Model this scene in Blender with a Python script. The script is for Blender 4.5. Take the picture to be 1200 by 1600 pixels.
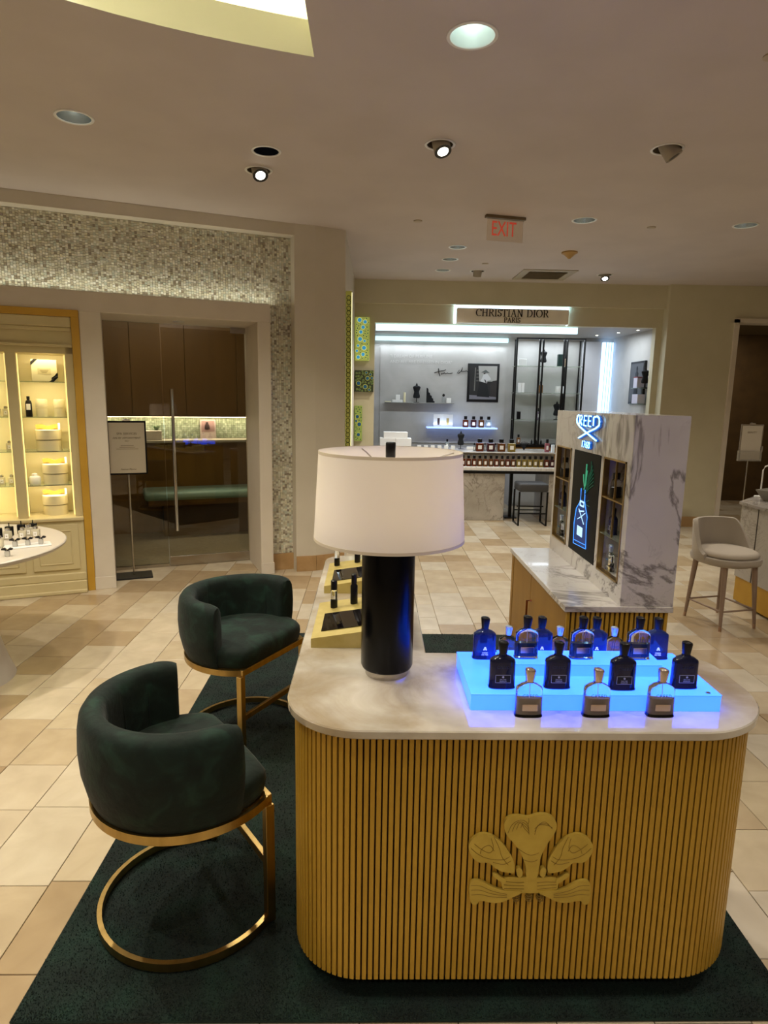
import bpy, bmesh, math, random
import numpy as np
from mathutils import Vector, Matrix
random.seed(7)
PI = math.pi
for o in list(bpy.data.objects): bpy.data.objects.remove(o)
SC = bpy.context.scene
C = SC.collection

# ------------------------------------------------------------------ camera
cam = bpy.data.cameras.new('camera'); co = bpy.data.objects.new('camera', cam); C.objects.link(co)
cam.sensor_fit = 'HORIZONTAL'; cam.sensor_width = 36; cam.lens = 36 * 1000 / 1200
cam.clip_start = 0.05; cam.clip_end = 60
Mc = Matrix(((0.999667725541569, -0.012935658974399187, -0.022295901808274433),
             (-0.019686679588180548, 0.17521144833480687, -0.9843339794090274),
             (0.016639505922306855, 0.9844458426441332, 0.17489856987220956)))
co.matrix_world = Matrix.Translation((0, 0, 1.55)) @ Mc.to_4x4()
SC.camera = co
# ------------------------------------------------------------------ world, exposure
w = bpy.data.worlds.new('world'); SC.world = w; w.use_nodes = True
w.node_tree.nodes['Background'].inputs[0].default_value = (1, .85, .65, 1)
w.node_tree.nodes['Background'].inputs[1].default_value = 0.05
SC.view_settings.view_transform = 'Standard'; SC.view_settings.look = 'None'
SC.view_settings.exposure = 0.18; SC.view_settings.gamma = 1
SC.view_settings.use_curve_mapping = False

WARM = (1, .905, .77); NEUT = (1, .95, .89); COOL = (.80, .90, 1)
def light(kind, loc, power, col=WARM, size=.1, target=None, spot=100, blend=.6, sy=None):
    l = bpy.data.lights.new('lamp_light', kind); l.energy = power; l.color = col
    if kind == 'AREA':
        l.size = size
        if sy: l.shape = 'RECTANGLE'; l.size_y = sy
    else: l.shadow_soft_size = size
    if kind == 'SPOT': l.spot_size = math.radians(spot); l.spot_blend = blend
    o = bpy.data.objects.new('lamp_light', l); C.objects.link(o); o.location = loc
    if target is not None:
        o.rotation_euler = (Vector(target) - Vector(loc)).to_track_quat('-Z', 'Y').to_euler()
    return o
CZ = 2.95
# unseen ceiling spots added to light the desk (behind and beside the viewer)
for (x, y, p) in ((-1.2, .9, 60), (.5, .7, 40), (2.0, 1.2, 60), (-2.9, 1.4, 40), (3.6, 2.6, 60), (4.6, 5.6, 50), (.3, -.9, 40), (-1.6, -1.0, 45), (2.4, -1, 40), (4.4, .6, 45), (-1.95, 2.45, 110)):
    light('SPOT', (x, y, CZ - .02), p, WARM, .03, (x, y, 0), 130, .8)
light('SPOT', (-1.3, 2.2, 3.22), 75, WARM, .03, (-1.45, 2.6, 0), 120, .7)
# glow inside the raised ceiling recess
light('AREA', (-1.0, 1.7, 3.12), 22, (1, .97, .78), .7, (-1.0, 1.7, 5))
# brand alcove: cool strips behind header and on the back wall
light('AREA', (1.3, 8.22, 2.36), 20, COOL, 2.4, (1.3, 8.7, 0), sy=.08)
light('AREA', (1.02, 9.60, 2.36), 7, COOL, 1.9, (1.02, 9.2, 0), sy=.05)
light('AREA', (2.56, 9.45, 2.42), 7, COOL, .95, (2.56, 9.5, 0), sy=.2)
light('AREA', (3.1, 8.7, 2.44), 9, COOL, .6, (3.1, 8.8, 0), sy=.6)
light('AREA', (1.34, 9.55, 1.18), 1.0, (.55, .7, 1), 1.0, (1.34, 9.75, 2), sy=.06)

# ------------------------------------------------------------------ helpers
def lin(h):
    if isinstance(h, tuple): return h + (1,)
    h = h.lstrip('#'); h = h if len(h) == 6 else ''.join(c * 2 for c in h); v = [int(h[i:i+2], 16) / 255 for i in (0, 2, 4)]
    return tuple(x / 12.92 if x <= .04045 else ((x + .055) / 1.055) ** 2.4 for x in v) + (1,)
MATS = {}
def mat(name, col, rough=.5, metal=0, trans=0, emit=None, es=0, ior=1.45, sheen=0, coat=0, alpha=1):
    if name in MATS: return MATS[name]
    m = bpy.data.materials.new(name); m.use_nodes = True; b = m.node_tree.nodes['Principled BSDF']
    b.inputs['Base Color'].default_value = lin(col) if isinstance(col, str) else col
    b.inputs['Roughness'].default_value = rough; b.inputs['Metallic'].default_value = metal
    b.inputs['Transmission Weight'].default_value = trans; b.inputs['IOR'].default_value = ior
    b.inputs['Sheen Weight'].default_value = sheen; b.inputs['Coat Weight'].default_value = coat
    if emit: b.inputs['Emission Color'].default_value = lin(emit); b.inputs['Emission Strength'].default_value = es
    MATS[name] = m; return m
def nodes(m): return m.node_tree.nodes, m.node_tree.links, m.node_tree.nodes['Principled BSDF']
def noise_mat(name, stops, scale=5, detail=6, rough=.5, dist=0, bump=0, bscale=None, stretch=(1, 1, 1), rnd=None, metal=0, coat=0, sheen=0, obj=True):
    m = mat(name, '#888888', rough, metal, coat=coat, sheen=sheen); N, L, b = nodes(m)
    tc = N.new('ShaderNodeTexCoord'); mp = N.new('ShaderNodeMapping'); mp.inputs['Scale'].default_value = stretch
    L.new(tc.outputs['Object' if obj else 'Generated'], mp.inputs[0])
    n = N.new('ShaderNodeTexNoise'); n.inputs['Scale'].default_value = scale; n.inputs['Detail'].default_value = detail; n.inputs['Distortion'].default_value = dist
    L.new(mp.outputs[0], n.inputs['Vector'])
    r = N.new('ShaderNodeValToRGB'); e = r.color_ramp.elements
    while len(e) > 1: e.remove(e[-1])
    e[0].position = stops[0][0]; e[0].color = lin(stops[0][1])
    for p, c in stops[1:]:
        q = e.new(p); q.color = lin(c)
    L.new(n.outputs['Fac'], r.inputs[0]); out = r.outputs[0]
    if rnd:      # per piece brightness: ('object'|'island', ramp colours)
        if rnd[0] == 'object': s = N.new('ShaderNodeObjectInfo').outputs['Random']
        else: s = N.new('ShaderNodeNewGeometry').outputs['Random Per Island']
        rr = N.new('ShaderNodeValToRGB'); e = rr.color_ramp.elements
        while len(e) > 1: e.remove(e[-1])
        e[0].position = 0; e[0].color = lin(rnd[1][0]); rr.color_ramp.interpolation = 'CONSTANT' if len(rnd[1]) > 4 else 'LINEAR'
        for i, c in enumerate(rnd[1][1:]):
            q = e.new((i + 1) / (len(rnd[1]) - (0 if len(rnd[1]) > 4 else 1))); q.color = lin(c)
        L.new(s, rr.inputs[0])
        mx = N.new('ShaderNodeMix'); mx.data_type = 'RGBA'; mx.blend_type = 'MULTIPLY'; mx.inputs[0].default_value = 1
        L.new(out, mx.inputs[6]); L.new(rr.outputs[0], mx.inputs[7]); out = mx.outputs[2]
    L.new(out, b.inputs['Base Color'])
    if bump:
        n2 = N.new('ShaderNodeTexNoise'); n2.inputs['Scale'].default_value = bscale or scale * 4; n2.inputs['Detail'].default_value = 3
        L.new(mp.outputs[0], n2.inputs['Vector'])
        bp = N.new('ShaderNodeBump'); bp.inputs['Strength'].default_value = bump; bp.inputs['Distance'].default_value = .01
        L.new(n2.outputs['Fac'], bp.inputs['Height']); L.new(bp.outputs[0], b.inputs['Normal'])
    return m
def marble(name, base, base2, vein, scale=2.2, rough=.18, width=.035, dist=1.6, second=True):
    m = mat(name, base, rough, coat=.2); N, L, b = nodes(m)
    tc = N.new('ShaderNodeTexCoord')
    a = N.new('ShaderNodeTexNoise'); a.inputs['Scale'].default_value = scale * .8; a.inputs['Detail'].default_value = 5; L.new(tc.outputs['Object'], a.inputs['Vector'])
    r0 = N.new('ShaderNodeValToRGB'); r0.color_ramp.elements[0].color = lin(base2); r0.color_ramp.elements[1].color = lin(base)
    r0.color_ramp.elements[0].position = .35; r0.color_ramp.elements[1].position = .62; L.new(a.outputs['Fac'], r0.inputs[0])
    col = r0.outputs[0]
    for k, (sc, wd, amt) in enumerate(((scale, width, .85), (scale * 2.3, width * .6, .45)) if second else ((scale, width, .5),)):
        n = N.new('ShaderNodeTexNoise'); n.inputs['Scale'].default_value = sc; n.inputs['Detail'].default_value = 7; n.inputs['Distortion'].default_value = dist; n.inputs['Roughness'].default_value = .6
        ad = N.new('ShaderNodeVectorMath'); ad.operation = 'ADD'; ad.inputs[1].default_value = (k * 7.3, 2.1 * k, 1.7)
        L.new(tc.outputs['Object'], ad.inputs[0]); L.new(ad.outputs[0], n.inputs['Vector'])
        s = N.new('ShaderNodeMath'); s.operation = 'SUBTRACT'; s.inputs[1].default_value = .5; L.new(n.outputs['Fac'], s.inputs[0])
        ab = N.new('ShaderNodeMath'); ab.operation = 'ABSOLUTE'; L.new(s.outputs[0], ab.inputs[0])
        rp = N.new('ShaderNodeMapRange'); rp.inputs['From Min'].default_value = 0; rp.inputs['From Max'].default_value = wd
        rp.inputs['To Min'].default_value = amt; rp.inputs['To Max'].default_value = 0; L.new(ab.outputs[0], rp.inputs[0])
        # keep veins only in patches
        pn = N.new('ShaderNodeTexNoise'); pn.inputs['Scale'].default_value = scale * .7; L.new(ad.outputs[0], pn.inputs['Vector'])
        pr = N.new('ShaderNodeMapRange'); pr.inputs['From Min'].default_value = .42; pr.inputs['From Max'].default_value = .6; L.new(pn.outputs['Fac'], pr.inputs[0])
        mu = N.new('ShaderNodeMath'); mu.operation = 'MULTIPLY'; L.new(rp.outputs[0], mu.inputs[0]); L.new(pr.outputs[0], mu.inputs[1])
        mx = N.new('ShaderNodeMix'); mx.data_type = 'RGBA'; L.new(mu.outputs[0], mx.inputs[0]); L.new(col, mx.inputs[6]); mx.inputs[7].default_value = lin(vein); col = mx.outputs[2]
    L.new(col, b.inputs['Base Color']); return m

class MB:
    def __init__(s): s.bm = bmesh.new()
    def box(s, x0, x1, y0, y1, z0, z1, bev=0, seg=1):
        v = [s.bm.verts.new((x, y, z)) for z in (z0, z1) for x, y in ((x0, y0), (x1, y0), (x1, y1), (x0, y1))]
        fs = [s.bm.faces.new([v[i] for i in f]) for f in ((3, 2, 1, 0), (4, 5, 6, 7), (0, 1, 5, 4), (1, 2, 6, 5), (2, 3, 7, 6), (3, 0, 4, 7))]
        if bev:
            ed = list({e for f in fs for e in f.edges})
            bmesh.ops.bevel(s.bm, geom=ed, offset=bev, segments=seg, affect='EDGES', profile=.5)
        return s
    def rbox(s, c, size, M=None, bev=0):
        t = MB(); a, b, d = (k / 2 for k in size); t.box(-a, a, -b, b, -d, d, bev)
        return s.merge(t, Matrix.Translation(c) @ (M.to_4x4() if M else Matrix()))
    def merge(s, o, M=Matrix()):
        me = bpy.data.meshes.new('tmp'); o.bm.to_mesh(me); me.transform(M); s.bm.from_mesh(me); bpy.data.meshes.remove(me); o.bm.free(); return s
    def loft(s, rings, cap=True, close=True):
        R = [[s.bm.verts.new(p) for p in r] for r in rings]; n = len(R[0])
        for a, b in zip(R, R[1:]):
            for i in range(n if close else n - 1):
                j = (i + 1) % n; s.bm.faces.new((a[i], a[j], b[j], b[i]))
        if cap and close:
            s.bm.faces.new(R[0][::-1]); s.bm.faces.new(R[-1])
        return s
    def prism(s, pts, z0, z1):
        return s.loft([[(x, y, z0) for x, y in pts], [(x, y, z1) for x, y in pts]])
    def prismM(s, pts, d0, d1, f):   # extrude 2d outline, f(u, v, d) -> xyz
        return s.loft([[f(u, v, d0) for u, v in pts], [f(u, v, d1) for u, v in pts]])
    def lathe(s, prof, n=32, c=(0, 0), sx=1, sy=1):
        return s.loft([[(c[0] + r * sx * math.cos(2 * PI * i / n), c[1] + r * sy * math.sin(2 * PI * i / n), z) for i in range(n)] for r, z in prof])
    def tube(s, path, r, n=8, closed=False, flat=None):
        P = [Vector(p) for p in path]; rings = []
        for i, p in enumerate(P):
            a = P[i - 1] if (i or closed) else p; b = P[(i + 1) % len(P)] if (i < len(P) - 1 or closed) else p
            t = (b - a).normalized(); u = Vector((0, 0, 1)) if abs(t.z) < .95 else Vector((1, 0, 0))
            u = (u - t * u.dot(t)).normalized(); v = t.cross(u)
            if flat: h, wd = flat; rings.append([tuple(p + u * a1 * h / 2 + v * b1 * wd / 2) for a1, b1 in ((-1, -1), (1, -1), (1, 1), (-1, 1))])
            else: rings.append([tuple(p + (u * math.cos(k) + v * math.sin(k)) * r) for k in (2 * PI * j / n for j in range(n))])
        if closed: rings.append(rings[0]); s.loft(rings, cap=False)
        else: s.loft(rings)
        return s
    def mesh(s, name, angle=35, fix=True):
        if fix: bmesh.ops.recalc_face_normals(s.bm, faces=s.bm.faces)
        me = bpy.data.meshes.new(name); s.bm.to_mesh(me); s.bm.free()
        if angle:
            me.polygons.foreach_set('use_smooth', [True] * len(me.polygons)); me.set_sharp_from_angle(angle=math.radians(angle))
        return me
def link(name, me, m, parent=None, kind=None, label=None):
    o = bpy.data.objects.new(name, me); C.objects.link(o)
    if m and not me.materials: me.materials.append(m)
    if parent: o.parent = parent
    if kind: o['kind'] = kind
    if label: o['label'] = label
    return o
def part(name, mb, m, parent, kind=None, label=None, angle=35): return link(name, mb.mesh(name, angle), m, parent, kind, label)
def struct(name, mb, m, loc=(0, 0, 0), rz=0, angle=35):
    o = link(name, mb.mesh(name, angle), m); o['kind'] = 'structure'; o.location = loc; o.rotation_euler = (0, 0, rz); return o
def thing(name, label, cat, loc=(0, 0, 0), rz=0, group=None):
    o = bpy.data.objects.new(name, None); C.objects.link(o); o.location = loc; o.rotation_euler = (0, 0, rz); o.empty_display_size = .05
    o['label'] = label; o['category'] = cat
    if group: o['group'] = group
    return o
def solo(name, mb, m, label, cat, loc=(0, 0, 0), rz=0, group=None, angle=35):
    o = link(name, mb.mesh(name, angle), m); o.location = loc; o.rotation_euler = (0, 0, rz); o['label'] = label; o['category'] = cat
    if group: o['group'] = group
    return o
def copy_tree(o, parent=None):
    c = o.copy(); C.objects.link(c)
    if parent: c.parent = parent
    for ch in list(o.children): copy_tree(ch, c)
    return c
def dup(o, loc, label, rz=None, group=None):
    c = copy_tree(o); c.location = loc; c['label'] = label
    if rz is not None: c.rotation_euler = (0, 0, rz)
    if group: c['group'] = group
    return c
def text_mb(txt, size, depth=.001, align='CENTER', shear=0, space=1):
    cu = bpy.data.curves.new('t', 'FONT'); cu.body = txt; cu.size = size; cu.extrude = depth; cu.align_x = align; cu.align_y = 'CENTER'; cu.shear = shear; cu.space_character = space; cu.resolution_u = 3
    o = bpy.data.objects.new('t', cu); C.objects.link(o); bpy.context.view_layer.update()
    me = bpy.data.meshes.new_from_object(o.evaluated_get(bpy.context.evaluated_depsgraph_get()))
    bpy.data.objects.remove(o); bpy.data.curves.remove(cu)
    t = MB(); t.bm.from_mesh(me); bpy.data.meshes.remove(me); return t
FRONT = Matrix.Rotation(PI / 2, 4, 'X')          # text standing up, read from -Y
LEFTF = Matrix.Rotation(-PI / 2, 4, 'Z') @ FRONT   # read from -X
def text(name, txt, size, m, parent, M, depth=.0008, **k):
    t = MB(); t.merge(text_mb(txt, size, depth, **k), M); return part(name, t, m, parent, angle=0)
def arc(cx, cy, r, a0, a1, n):
    return [(cx + r * math.cos(a0 + (a1 - a0) * i / n), cy + r * math.sin(a0 + (a1 - a0) * i / n)) for i in range(n + 1)]

# left wall local frame: s along the wall, t into the wall
LA = Vector((-2.049, 5.055, 0)); LR = math.atan2(.365, .931)
Dl = Vector((math.cos(LR), math.sin(LR), 0)); Nl = Vector((-math.sin(LR), math.cos(LR), 0))
def lw(s, t, z=0): return tuple(LA + Dl * s + Nl * t + Vector((0, 0, z)))
def lstruct(name, mb, m): return struct(name, mb, m, LA, LR)

# ------------------------------------------------------------------ materials
paint = noise_mat('wall_paint', [(.4, '#d2cab9'), (.6, '#d6cebe')], 3, rough=.6, bump=.05, bscale=200)
cream = noise_mat('cream_paint', [(.4, '#c9c2a6'), (.6, '#cdc6ab')], 3, rough=.6, bump=.05, bscale=200)
ceil_m = noise_mat('ceiling_paint', [(.4, '#c5bbb6'), (.6, '#cac0bb')], 2, rough=.8, bump=.04, bscale=250)
portal_m = noise_mat('portal_paint', [(.4, '#d6ccbc'), (.6, '#dbd1c2')], 3, rough=.5)
tile_cols = ['#ffffff', '#f6efe2', '#fffaf2', '#ece0cf', '#f9f3e8', '#d9c8b0', '#fffcf6', '#f0e6d6', '#e2d3bc']
tile_m = noise_mat('travertine_tile', [(.3, '#bcb09b'), (.55, '#c7bca7'), (.75, '#cfc5b1')], 6, rough=.24, dist=.6, bump=.03, rnd=('object', tile_cols))
tilef_m = noise_mat('travertine_tile_field', [(.3, '#bcb09b'), (.55, '#c7bca7'), (.75, '#cfc5b1')], 6, rough=.24, dist=.6, bump=.03, rnd=('island', tile_cols))
grout = mat('grout', '#8b7452', .8)
rug_m = noise_mat('green_pile', [(.3, '#03110d'), (.5, '#061a14'), (.7, '#0b271e')], 9, rough=.95, bump=.3, bscale=300, sheen=.05)
velvet = noise_mat('green_velvet', [(.38, '#08140f'), (.52, '#0c1c16'), (.68, '#183026')], 12, detail=9, rough=.75, dist=.8, bump=.15, bscale=60, sheen=.06); velvet.node_tree.nodes['Principled BSDF'].inputs['Specular IOR Level'].default_value = .25
brass = noise_mat('brushed_brass', [(.3, '#a08650'), (.7, '#b89b60')], 30, rough=.33, metal=1, stretch=(1, 1, .1))
slat_m = noise_mat('gilded_slat', [(.3, '#b08a2c'), (.7, '#c09a36')], 40, rough=.42, metal=.35, stretch=(1, 1, .05))
slatback = mat('slat_backing', '#3d2410', .7)
emb_m = noise_mat('emblem_gold', [(.3, '#b39a42'), (.7, '#c2a94e')], 20, rough=.4, metal=.45)
emb_d = mat('emblem_groove', '#7d6424', .6, .3)
onyx = marble('white_onyx', '#d6d1c8', '#968a78', '#8f7850', 3.4, .12, .14, .5, second=False); onyx.node_tree.nodes['Principled BSDF'].inputs['Coat Weight'].default_value = .8; onyx.node_tree.nodes['Principled BSDF'].inputs['Coat Roughness'].default_value = .04; onyx.node_tree.nodes['Principled BSDF'].inputs['Specular IOR Level'].default_value = .8
calac = marble('calacatta_marble', '#c6c1bb', '#aba59f', '#5f5955', 1.35, .2, .022, .9)
calac2 = marble('grey_marble', '#c3bdb4', '#a8a196', '#7a7268', 2.6, .25, .02, 1.4)
black = mat('black_plastic', '#0a0a0c', .3)
blackl = mat('black_lacquered_leather', '#020306', .25); blackl.node_tree.nodes['Principled BSDF'].inputs['Specular IOR Level'].default_value = .22
blackm = mat('black_metal', '#141210', .4, .5)
steel = mat('brushed_steel', '#b8b2a8', .25, 1)
chrome = mat('chrome', '#d8d8d8', .08, 1)
white = mat('white_gloss', '#e8e6e0', .3)
whitem = mat('white_card', '#e9e7e2', .7)
wood = noise_mat('walnut_panel', [(.3, '#654a20'), (.7, '#76582a')], 8, rough=.4, stretch=(1, 1, .15))
dwood = noise_mat('dark_brown_panel', [(.3, '#4a3416'), (.7, '#58401d')], 5, rough=.6)
gold_front = noise_mat('gold_panel', [(.3, '#8a6424'), (.7, '#9c7430')], 6, rough=.5, metal=.2, stretch=(1, 1, .2))
copper = mat('copper', '#b06a45', .25, 1)
glass = mat('clear_glass', '#f6fbff', .0, trans=1, ior=1.45)
shelfglass = mat('shelf_glass', '#dcead8', .02, trans=.9, ior=1.3)
linen = mat('grey_linen', '#a89e90', .9, sheen=.2)
cab_m = noise_mat('cabinet_paint', [(.4, '#cdbd8e'), (.6, '#d2c396')], 3, rough=.45)
cabin_m = mat('cabinet_interior', '#efe2b4', .5)
orange = noise_mat('ochre_frame', [(.4, '#c0932f'), (.6, '#c89c38')], 3, rough=.5)

# ------------------------------------------------------------------ floor
fb = MB(); fb.box(-5, 7, -3, 11, -.05, -.006); floor = struct('floor', fb, grout)
lens = (.25, .3, .34, .4); TM = {}
for l in lens:
    t = MB(); t.box(-.1235, .1235, -l / 2 + .0015, l / 2 - .0015, -.006, 0, .0012); TM[l] = t.mesh('tile'); TM[l].materials.append(tile_m)
tiles = []
for i in range(-20, 28):
    x = i * .25 - .01 + .125; yy = -3 + random.random() * .3
    while yy < 10.6:
        l = random.choice(lens); tiles.append((x, yy + l / 2, l)); yy += l
def vis(t):
    x, y, l = t
    if -.86 < x < 1.1 and .9 < y < 4.02: return 9e9
    c = Mc.transposed() @ Vector((x, y, -1.55))
    if c.z > -.2: return 9e9
    u = 600 - 1000 * c.x / c.z; v = 800 + 1000 * c.y / c.z
    if not (-60 < u < 1260 and 400 < v < 1680): return 9e9
    if x > 1.1 and y < 4.2 and u < 1130 and v > 1030: return 9e9
    return c.length
tiles.sort(key=vis)
for x, y, l in tiles[:295]:
    o = link('tile', TM[l], None, floor); o.location = (x, y, 0)
fm = MB()
for x, y, l in tiles[295:]:
    fm.box(x - .1235, x + .1235, y - l / 2 + .0015, y + l / 2 - .0015, -.006, 0)
part('tile_field', fm, tilef_m, floor, kind='stuff', angle=0)

# ------------------------------------------------------------------ ceiling with recess and round holes
cans = [ # x, y, radius, type
    (.377, 2.78, .090, 'down'), (-1.55, 3.635, .085, 'down'), (-.627, 4.033, .075, 'down'), (.366, 3.87, .075, 'adj'),
    (-.727, 4.36, .075, 'adj'), (1.638, 3.85, .078, 'adj0'), (1.651, 5.305, .085, 'down'), (.787, 6.294, .075, 'down'),
    (.78, 6.826, .075, 'down'), (.77, 7.387, .075, 'down'), (1.157, 7.40, .075, 'adj0'), (2.594, 7.46, .075, 'adj'), (2.954, 5.344, .085, 'down')]
cb = bmesh.new()
def loop(pts, z):
    vs = [cb.verts.new((x, y, z)) for x, y in pts]
    return [cb.edges.new((vs[i], vs[(i + 1) % len(vs)])) for i in range(len(vs))]
recess = [(-.257, 2.973), (-.42, 2.925), (-.559, 2.879), (-.70, 2.828), (-.832, 2.774), (-.98, 2.705), (-1.126, 2.628), (-1.4, 2.46), (-1.7, 2.22), (-1.95, 1.95), (-2.15, 1.6), (-2.2, 1.2), (-.257, .9)]
ed = loop([(-5, -3), (7, -3), (7, 8.2), (-5, 8.2)], CZ) + loop(recess, CZ)
for x, y, r, k in cans: ed += loop(arc(x, y, r, 0, 2 * PI, 28)[:-1], CZ)
bmesh.ops.triangle_fill(cb, use_beauty=True, use_dissolve=False, edges=ed)
for f in cb.faces:
    if f.normal.z > 0: f.normal_flip()
me = bpy.data.meshes.new('ceiling'); cb.to_mesh(me); cb.free(); ceiling = link('ceiling', me, ceil_m); ceiling['kind'] = 'structure'
# recess walls and upper lit plane
yel = mat('recess_paint', '#eceac4', .7)
rc = MB(); rc.loft([[(x, y, CZ) for x, y in recess], [(x, y, 3.085) for x, y in recess]], cap=False)
part('recess_wall', rc, mat('recess_side_paint', '#e8e5d6', .7), ceiling, angle=0)
big = [(x * 1.0 + (.10 if x > -.5 else -.15), y + .12) for x, y in recess]
r2 = MB(); r2.box(-2.6, .3, .5, 3.3, 3.26, 3.30); r2.box(-2.6, -2.58, .5, 3.3, 3.085, 3.26); r2.box(.28, .3, .5, 3.3, 3.085, 3.26); r2.box(-2.6, .3, 3.28, 3.3, 3.085, 3.26); r2.box(-2.6, .3, .5, .52, 3.085, 3.26)
part('recess_top', r2, yel, ceiling)
light('AREA', (-.9, 3.15, 3.12), 12, (1, .98, .78), 2.2, (-.9, 2.9, 3.6), sy=.06)

# ------------------------------------------------------------------ outer walls
b = MB(); b.box(-5, 7, -3.05, -3, 0, CZ); struct('wall_rear', b, paint)
b = MB(); b.box(7, 7.05, -3, 11, 0, CZ); struct('wall_right', b, cream)
b = MB(); b.box(-5.05, -5, -3, 6, 0, CZ); struct('wall_west', b, paint)
# far walls: header, portal surround, right wall, door opening
H = MB(); H.box(-.22, 3.575, 8.03, 8.2, 2.68, CZ); H.box(-.22, 3.575, 8.10, 8.2, 2.46, 2.68)
H.box(-.22, .035, 8.10, 8.2, 0, 2.46); H.box(3.50, 3.575, 8.10, 8.2, 0, 2.46); wf = struct('wall_far', H, cream)
b = MB(); b.box(3.575, 4.39, 7.95, 8.15, 0, CZ); b.box(4.39, 7, 7.95, 8.15, 2.56, CZ); b.box(6.2, 7, 7.95, 8.15, 0, CZ); struct('wall_far_right', b, cream)
b = MB(); b.box(3.575, 4.38, 7.935, 7.95, 0, .13); struct('baseboard_far', b, mat('base_stone', '#b59468', .4))
b = MB(); b.box(4.385, 4.44, 7.92, 8.15, 0, 2.56); b.box(4.385, 6.2, 7.92, 8.15, 2.52, 2.57); struct('trim_1', b, portal_m)
b = MB(); b.box(4.0, 7, 10.2, 10.25, 0, 2.9); b.box(4.0, 4.05, 8.15, 10.2, 0, 2.9); struct('wall_corridor', b, dwood)
b = MB(); b.box(4.0, 7, 8.15, 10.25, 2.62, 2.66); struct('ceiling_corridor', b, mat('corridor_ceiling', '#6a5a40', .8))
light('AREA', (5.2, 9.2, 2.6), 12, WARM, 1.0, (5.2, 9.3, 0))  # unseen area light added to brighten the dark corridor
# alcove shell
agrey = noise_mat('alcove_plaster', [(.3, '#a9a6a0'), (.6, '#b8b5b0')], 2.5, rough=.55, dist=.4)
b = MB(); b.box(-.3, 3.65, 9.70, 9.75, 0, 2.6); wb = struct('wall_alcove_back', b, agrey)
pn = MB(); pn.box(.13, 2.0, 9.685, 9.70, .9, 2.30); part('wall_panel', pn, agrey, wb)
pn = MB(); pn.box(3.10, 3.38, 9.62, 9.70, 0, 2.42, .004); part('wall_panel', pn, mat('alcove_lacquer', '#c4c4c8', .35), wb)
b = MB(); b.box(3.57, 3.62, 8.2, 9.7, 0, 2.6); struct('wall_alcove_right', b, agrey)
b = MB(); b.box(-.02, .03, 8.2, 9.7, 0, 2.6); struct('wall_alcove_left', b, agrey)
b = MB(); b.box(-.3, 3.65, 8.2, 9.75, 2.47, 2.52); struct('ceiling_alcove', b, mat('alcove_ceiling', '#aaa6a0', .6))

# ------------------------------------------------------------------ left wall: fascia, mosaic, portal, pillar
b = MB(); b.box(-3.4, 1.55, 0, .35, 2.86, CZ); b.box(-3.4, 1.56, .13, .2, 2.30, 2.9); b.box(1.29, 1.56, .13, .2, 0, 2.4)
b.box(-3.4, -1.25, 0.02, .1, 0, 2.86)
wl = lstruct('wall_left', b, paint)
P = [lw(1.5, 0), lw(1.677, -.02), (-.236, 5.785, 0), (-.215, 8.1, 0), lw(1.9, 1.5), lw(1.5, .4)]
b = MB(); b.prism([p[:2] for p in P], 0, CZ); pil = struct('wall_pillar', b, paint, angle=0)
def push(p, q, d):
    a = Vector(q) - Vector(p); n = Vector((a.y, -a.x, 0)).normalized(); return n * d
stone = noise_mat('baseboard_stone', [(.3, '#a88558'), (.7, '#bd9a6c')], 9, rough=.3)
b = MB()
for p, q in ((P[0], P[1]), (P[1], P[2])):
    n = push(p, q, .012); pts = [p, q, tuple(Vector(q) + n), tuple(Vector(p) + n)]; b.prism([k[:2] for k in pts], 0, .14)
struct('baseboard_pillar', b, stone, angle=0)
b = MB(); b.box(1.293, 1.50, .10, .13, 0, .15); lstruct('baseboard_left', b, stone)
# mosaic chips, real pieces with slight tilt
mcols = [(.76, .74, .58), (.63, .60, .45), (.83, .81, .67), (.56, .53, .39), (.56, .52, .40), (.87, .86, .74), (.67, .68, .56), (.77, .72, .54), (.46, .41, .31), (.69, .65, .49), (.84, .81, .68), (.59, .62, .51), (.33, .28, .20), (.72, .67, .53)]
mos = mat('mosaic_chip', '#b0a890', .22, coat=.3); N, L, bb = nodes(mos)
g = N.new('ShaderNodeNewGeometry'); rr = N.new('ShaderNodeValToRGB'); rr.color_ramp.interpolation = 'CONSTANT'; e = rr.color_ramp.elements
e[0].color = lin(mcols[0]); e[1].position = 1 / 14; e[1].color = lin(mcols[1])
for i, cc in enumerate(mcols[2:]): q = e.new((i + 2) / 14); q.color = lin(cc)
L.new(g.outputs['Random Per Island'], rr.inputs[0]); L.new(rr.outputs[0], bb.inputs['Base Color']); bb.inputs['Roughness'].default_value = .3
V = []; F = []
def chip(s0, z0, w_, h_):
    k = len(V); a, b_ = random.uniform(-.0011, .0011), random.uniform(-.0011, .0011); t = .121 - random.random() * .0012
    g_ = .001
    V.extend([(s0 + g_, t + a, z0 + g_), (s0 + w_ - g_, t - a, z0 + g_), (s0 + w_ - g_, t - a + b_, z0 + h_ - g_), (s0 + g_, t + a + b_, z0 + h_ - g_),
              (s0 + g_, .130, z0 + g_), (s0 + w_ - g_, .130, z0 + g_), (s0 + w_ - g_, .130, z0 + h_ - g_), (s0 + g_, .130, z0 + h_ - g_)])
    F.extend([(k, k+1, k+2, k+3), (k, k+4, k+5, k+1), (k+1, k+5, k+6, k+2), (k+2, k+6, k+7, k+3), (k+3, k+7, k+4, k)])
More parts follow.
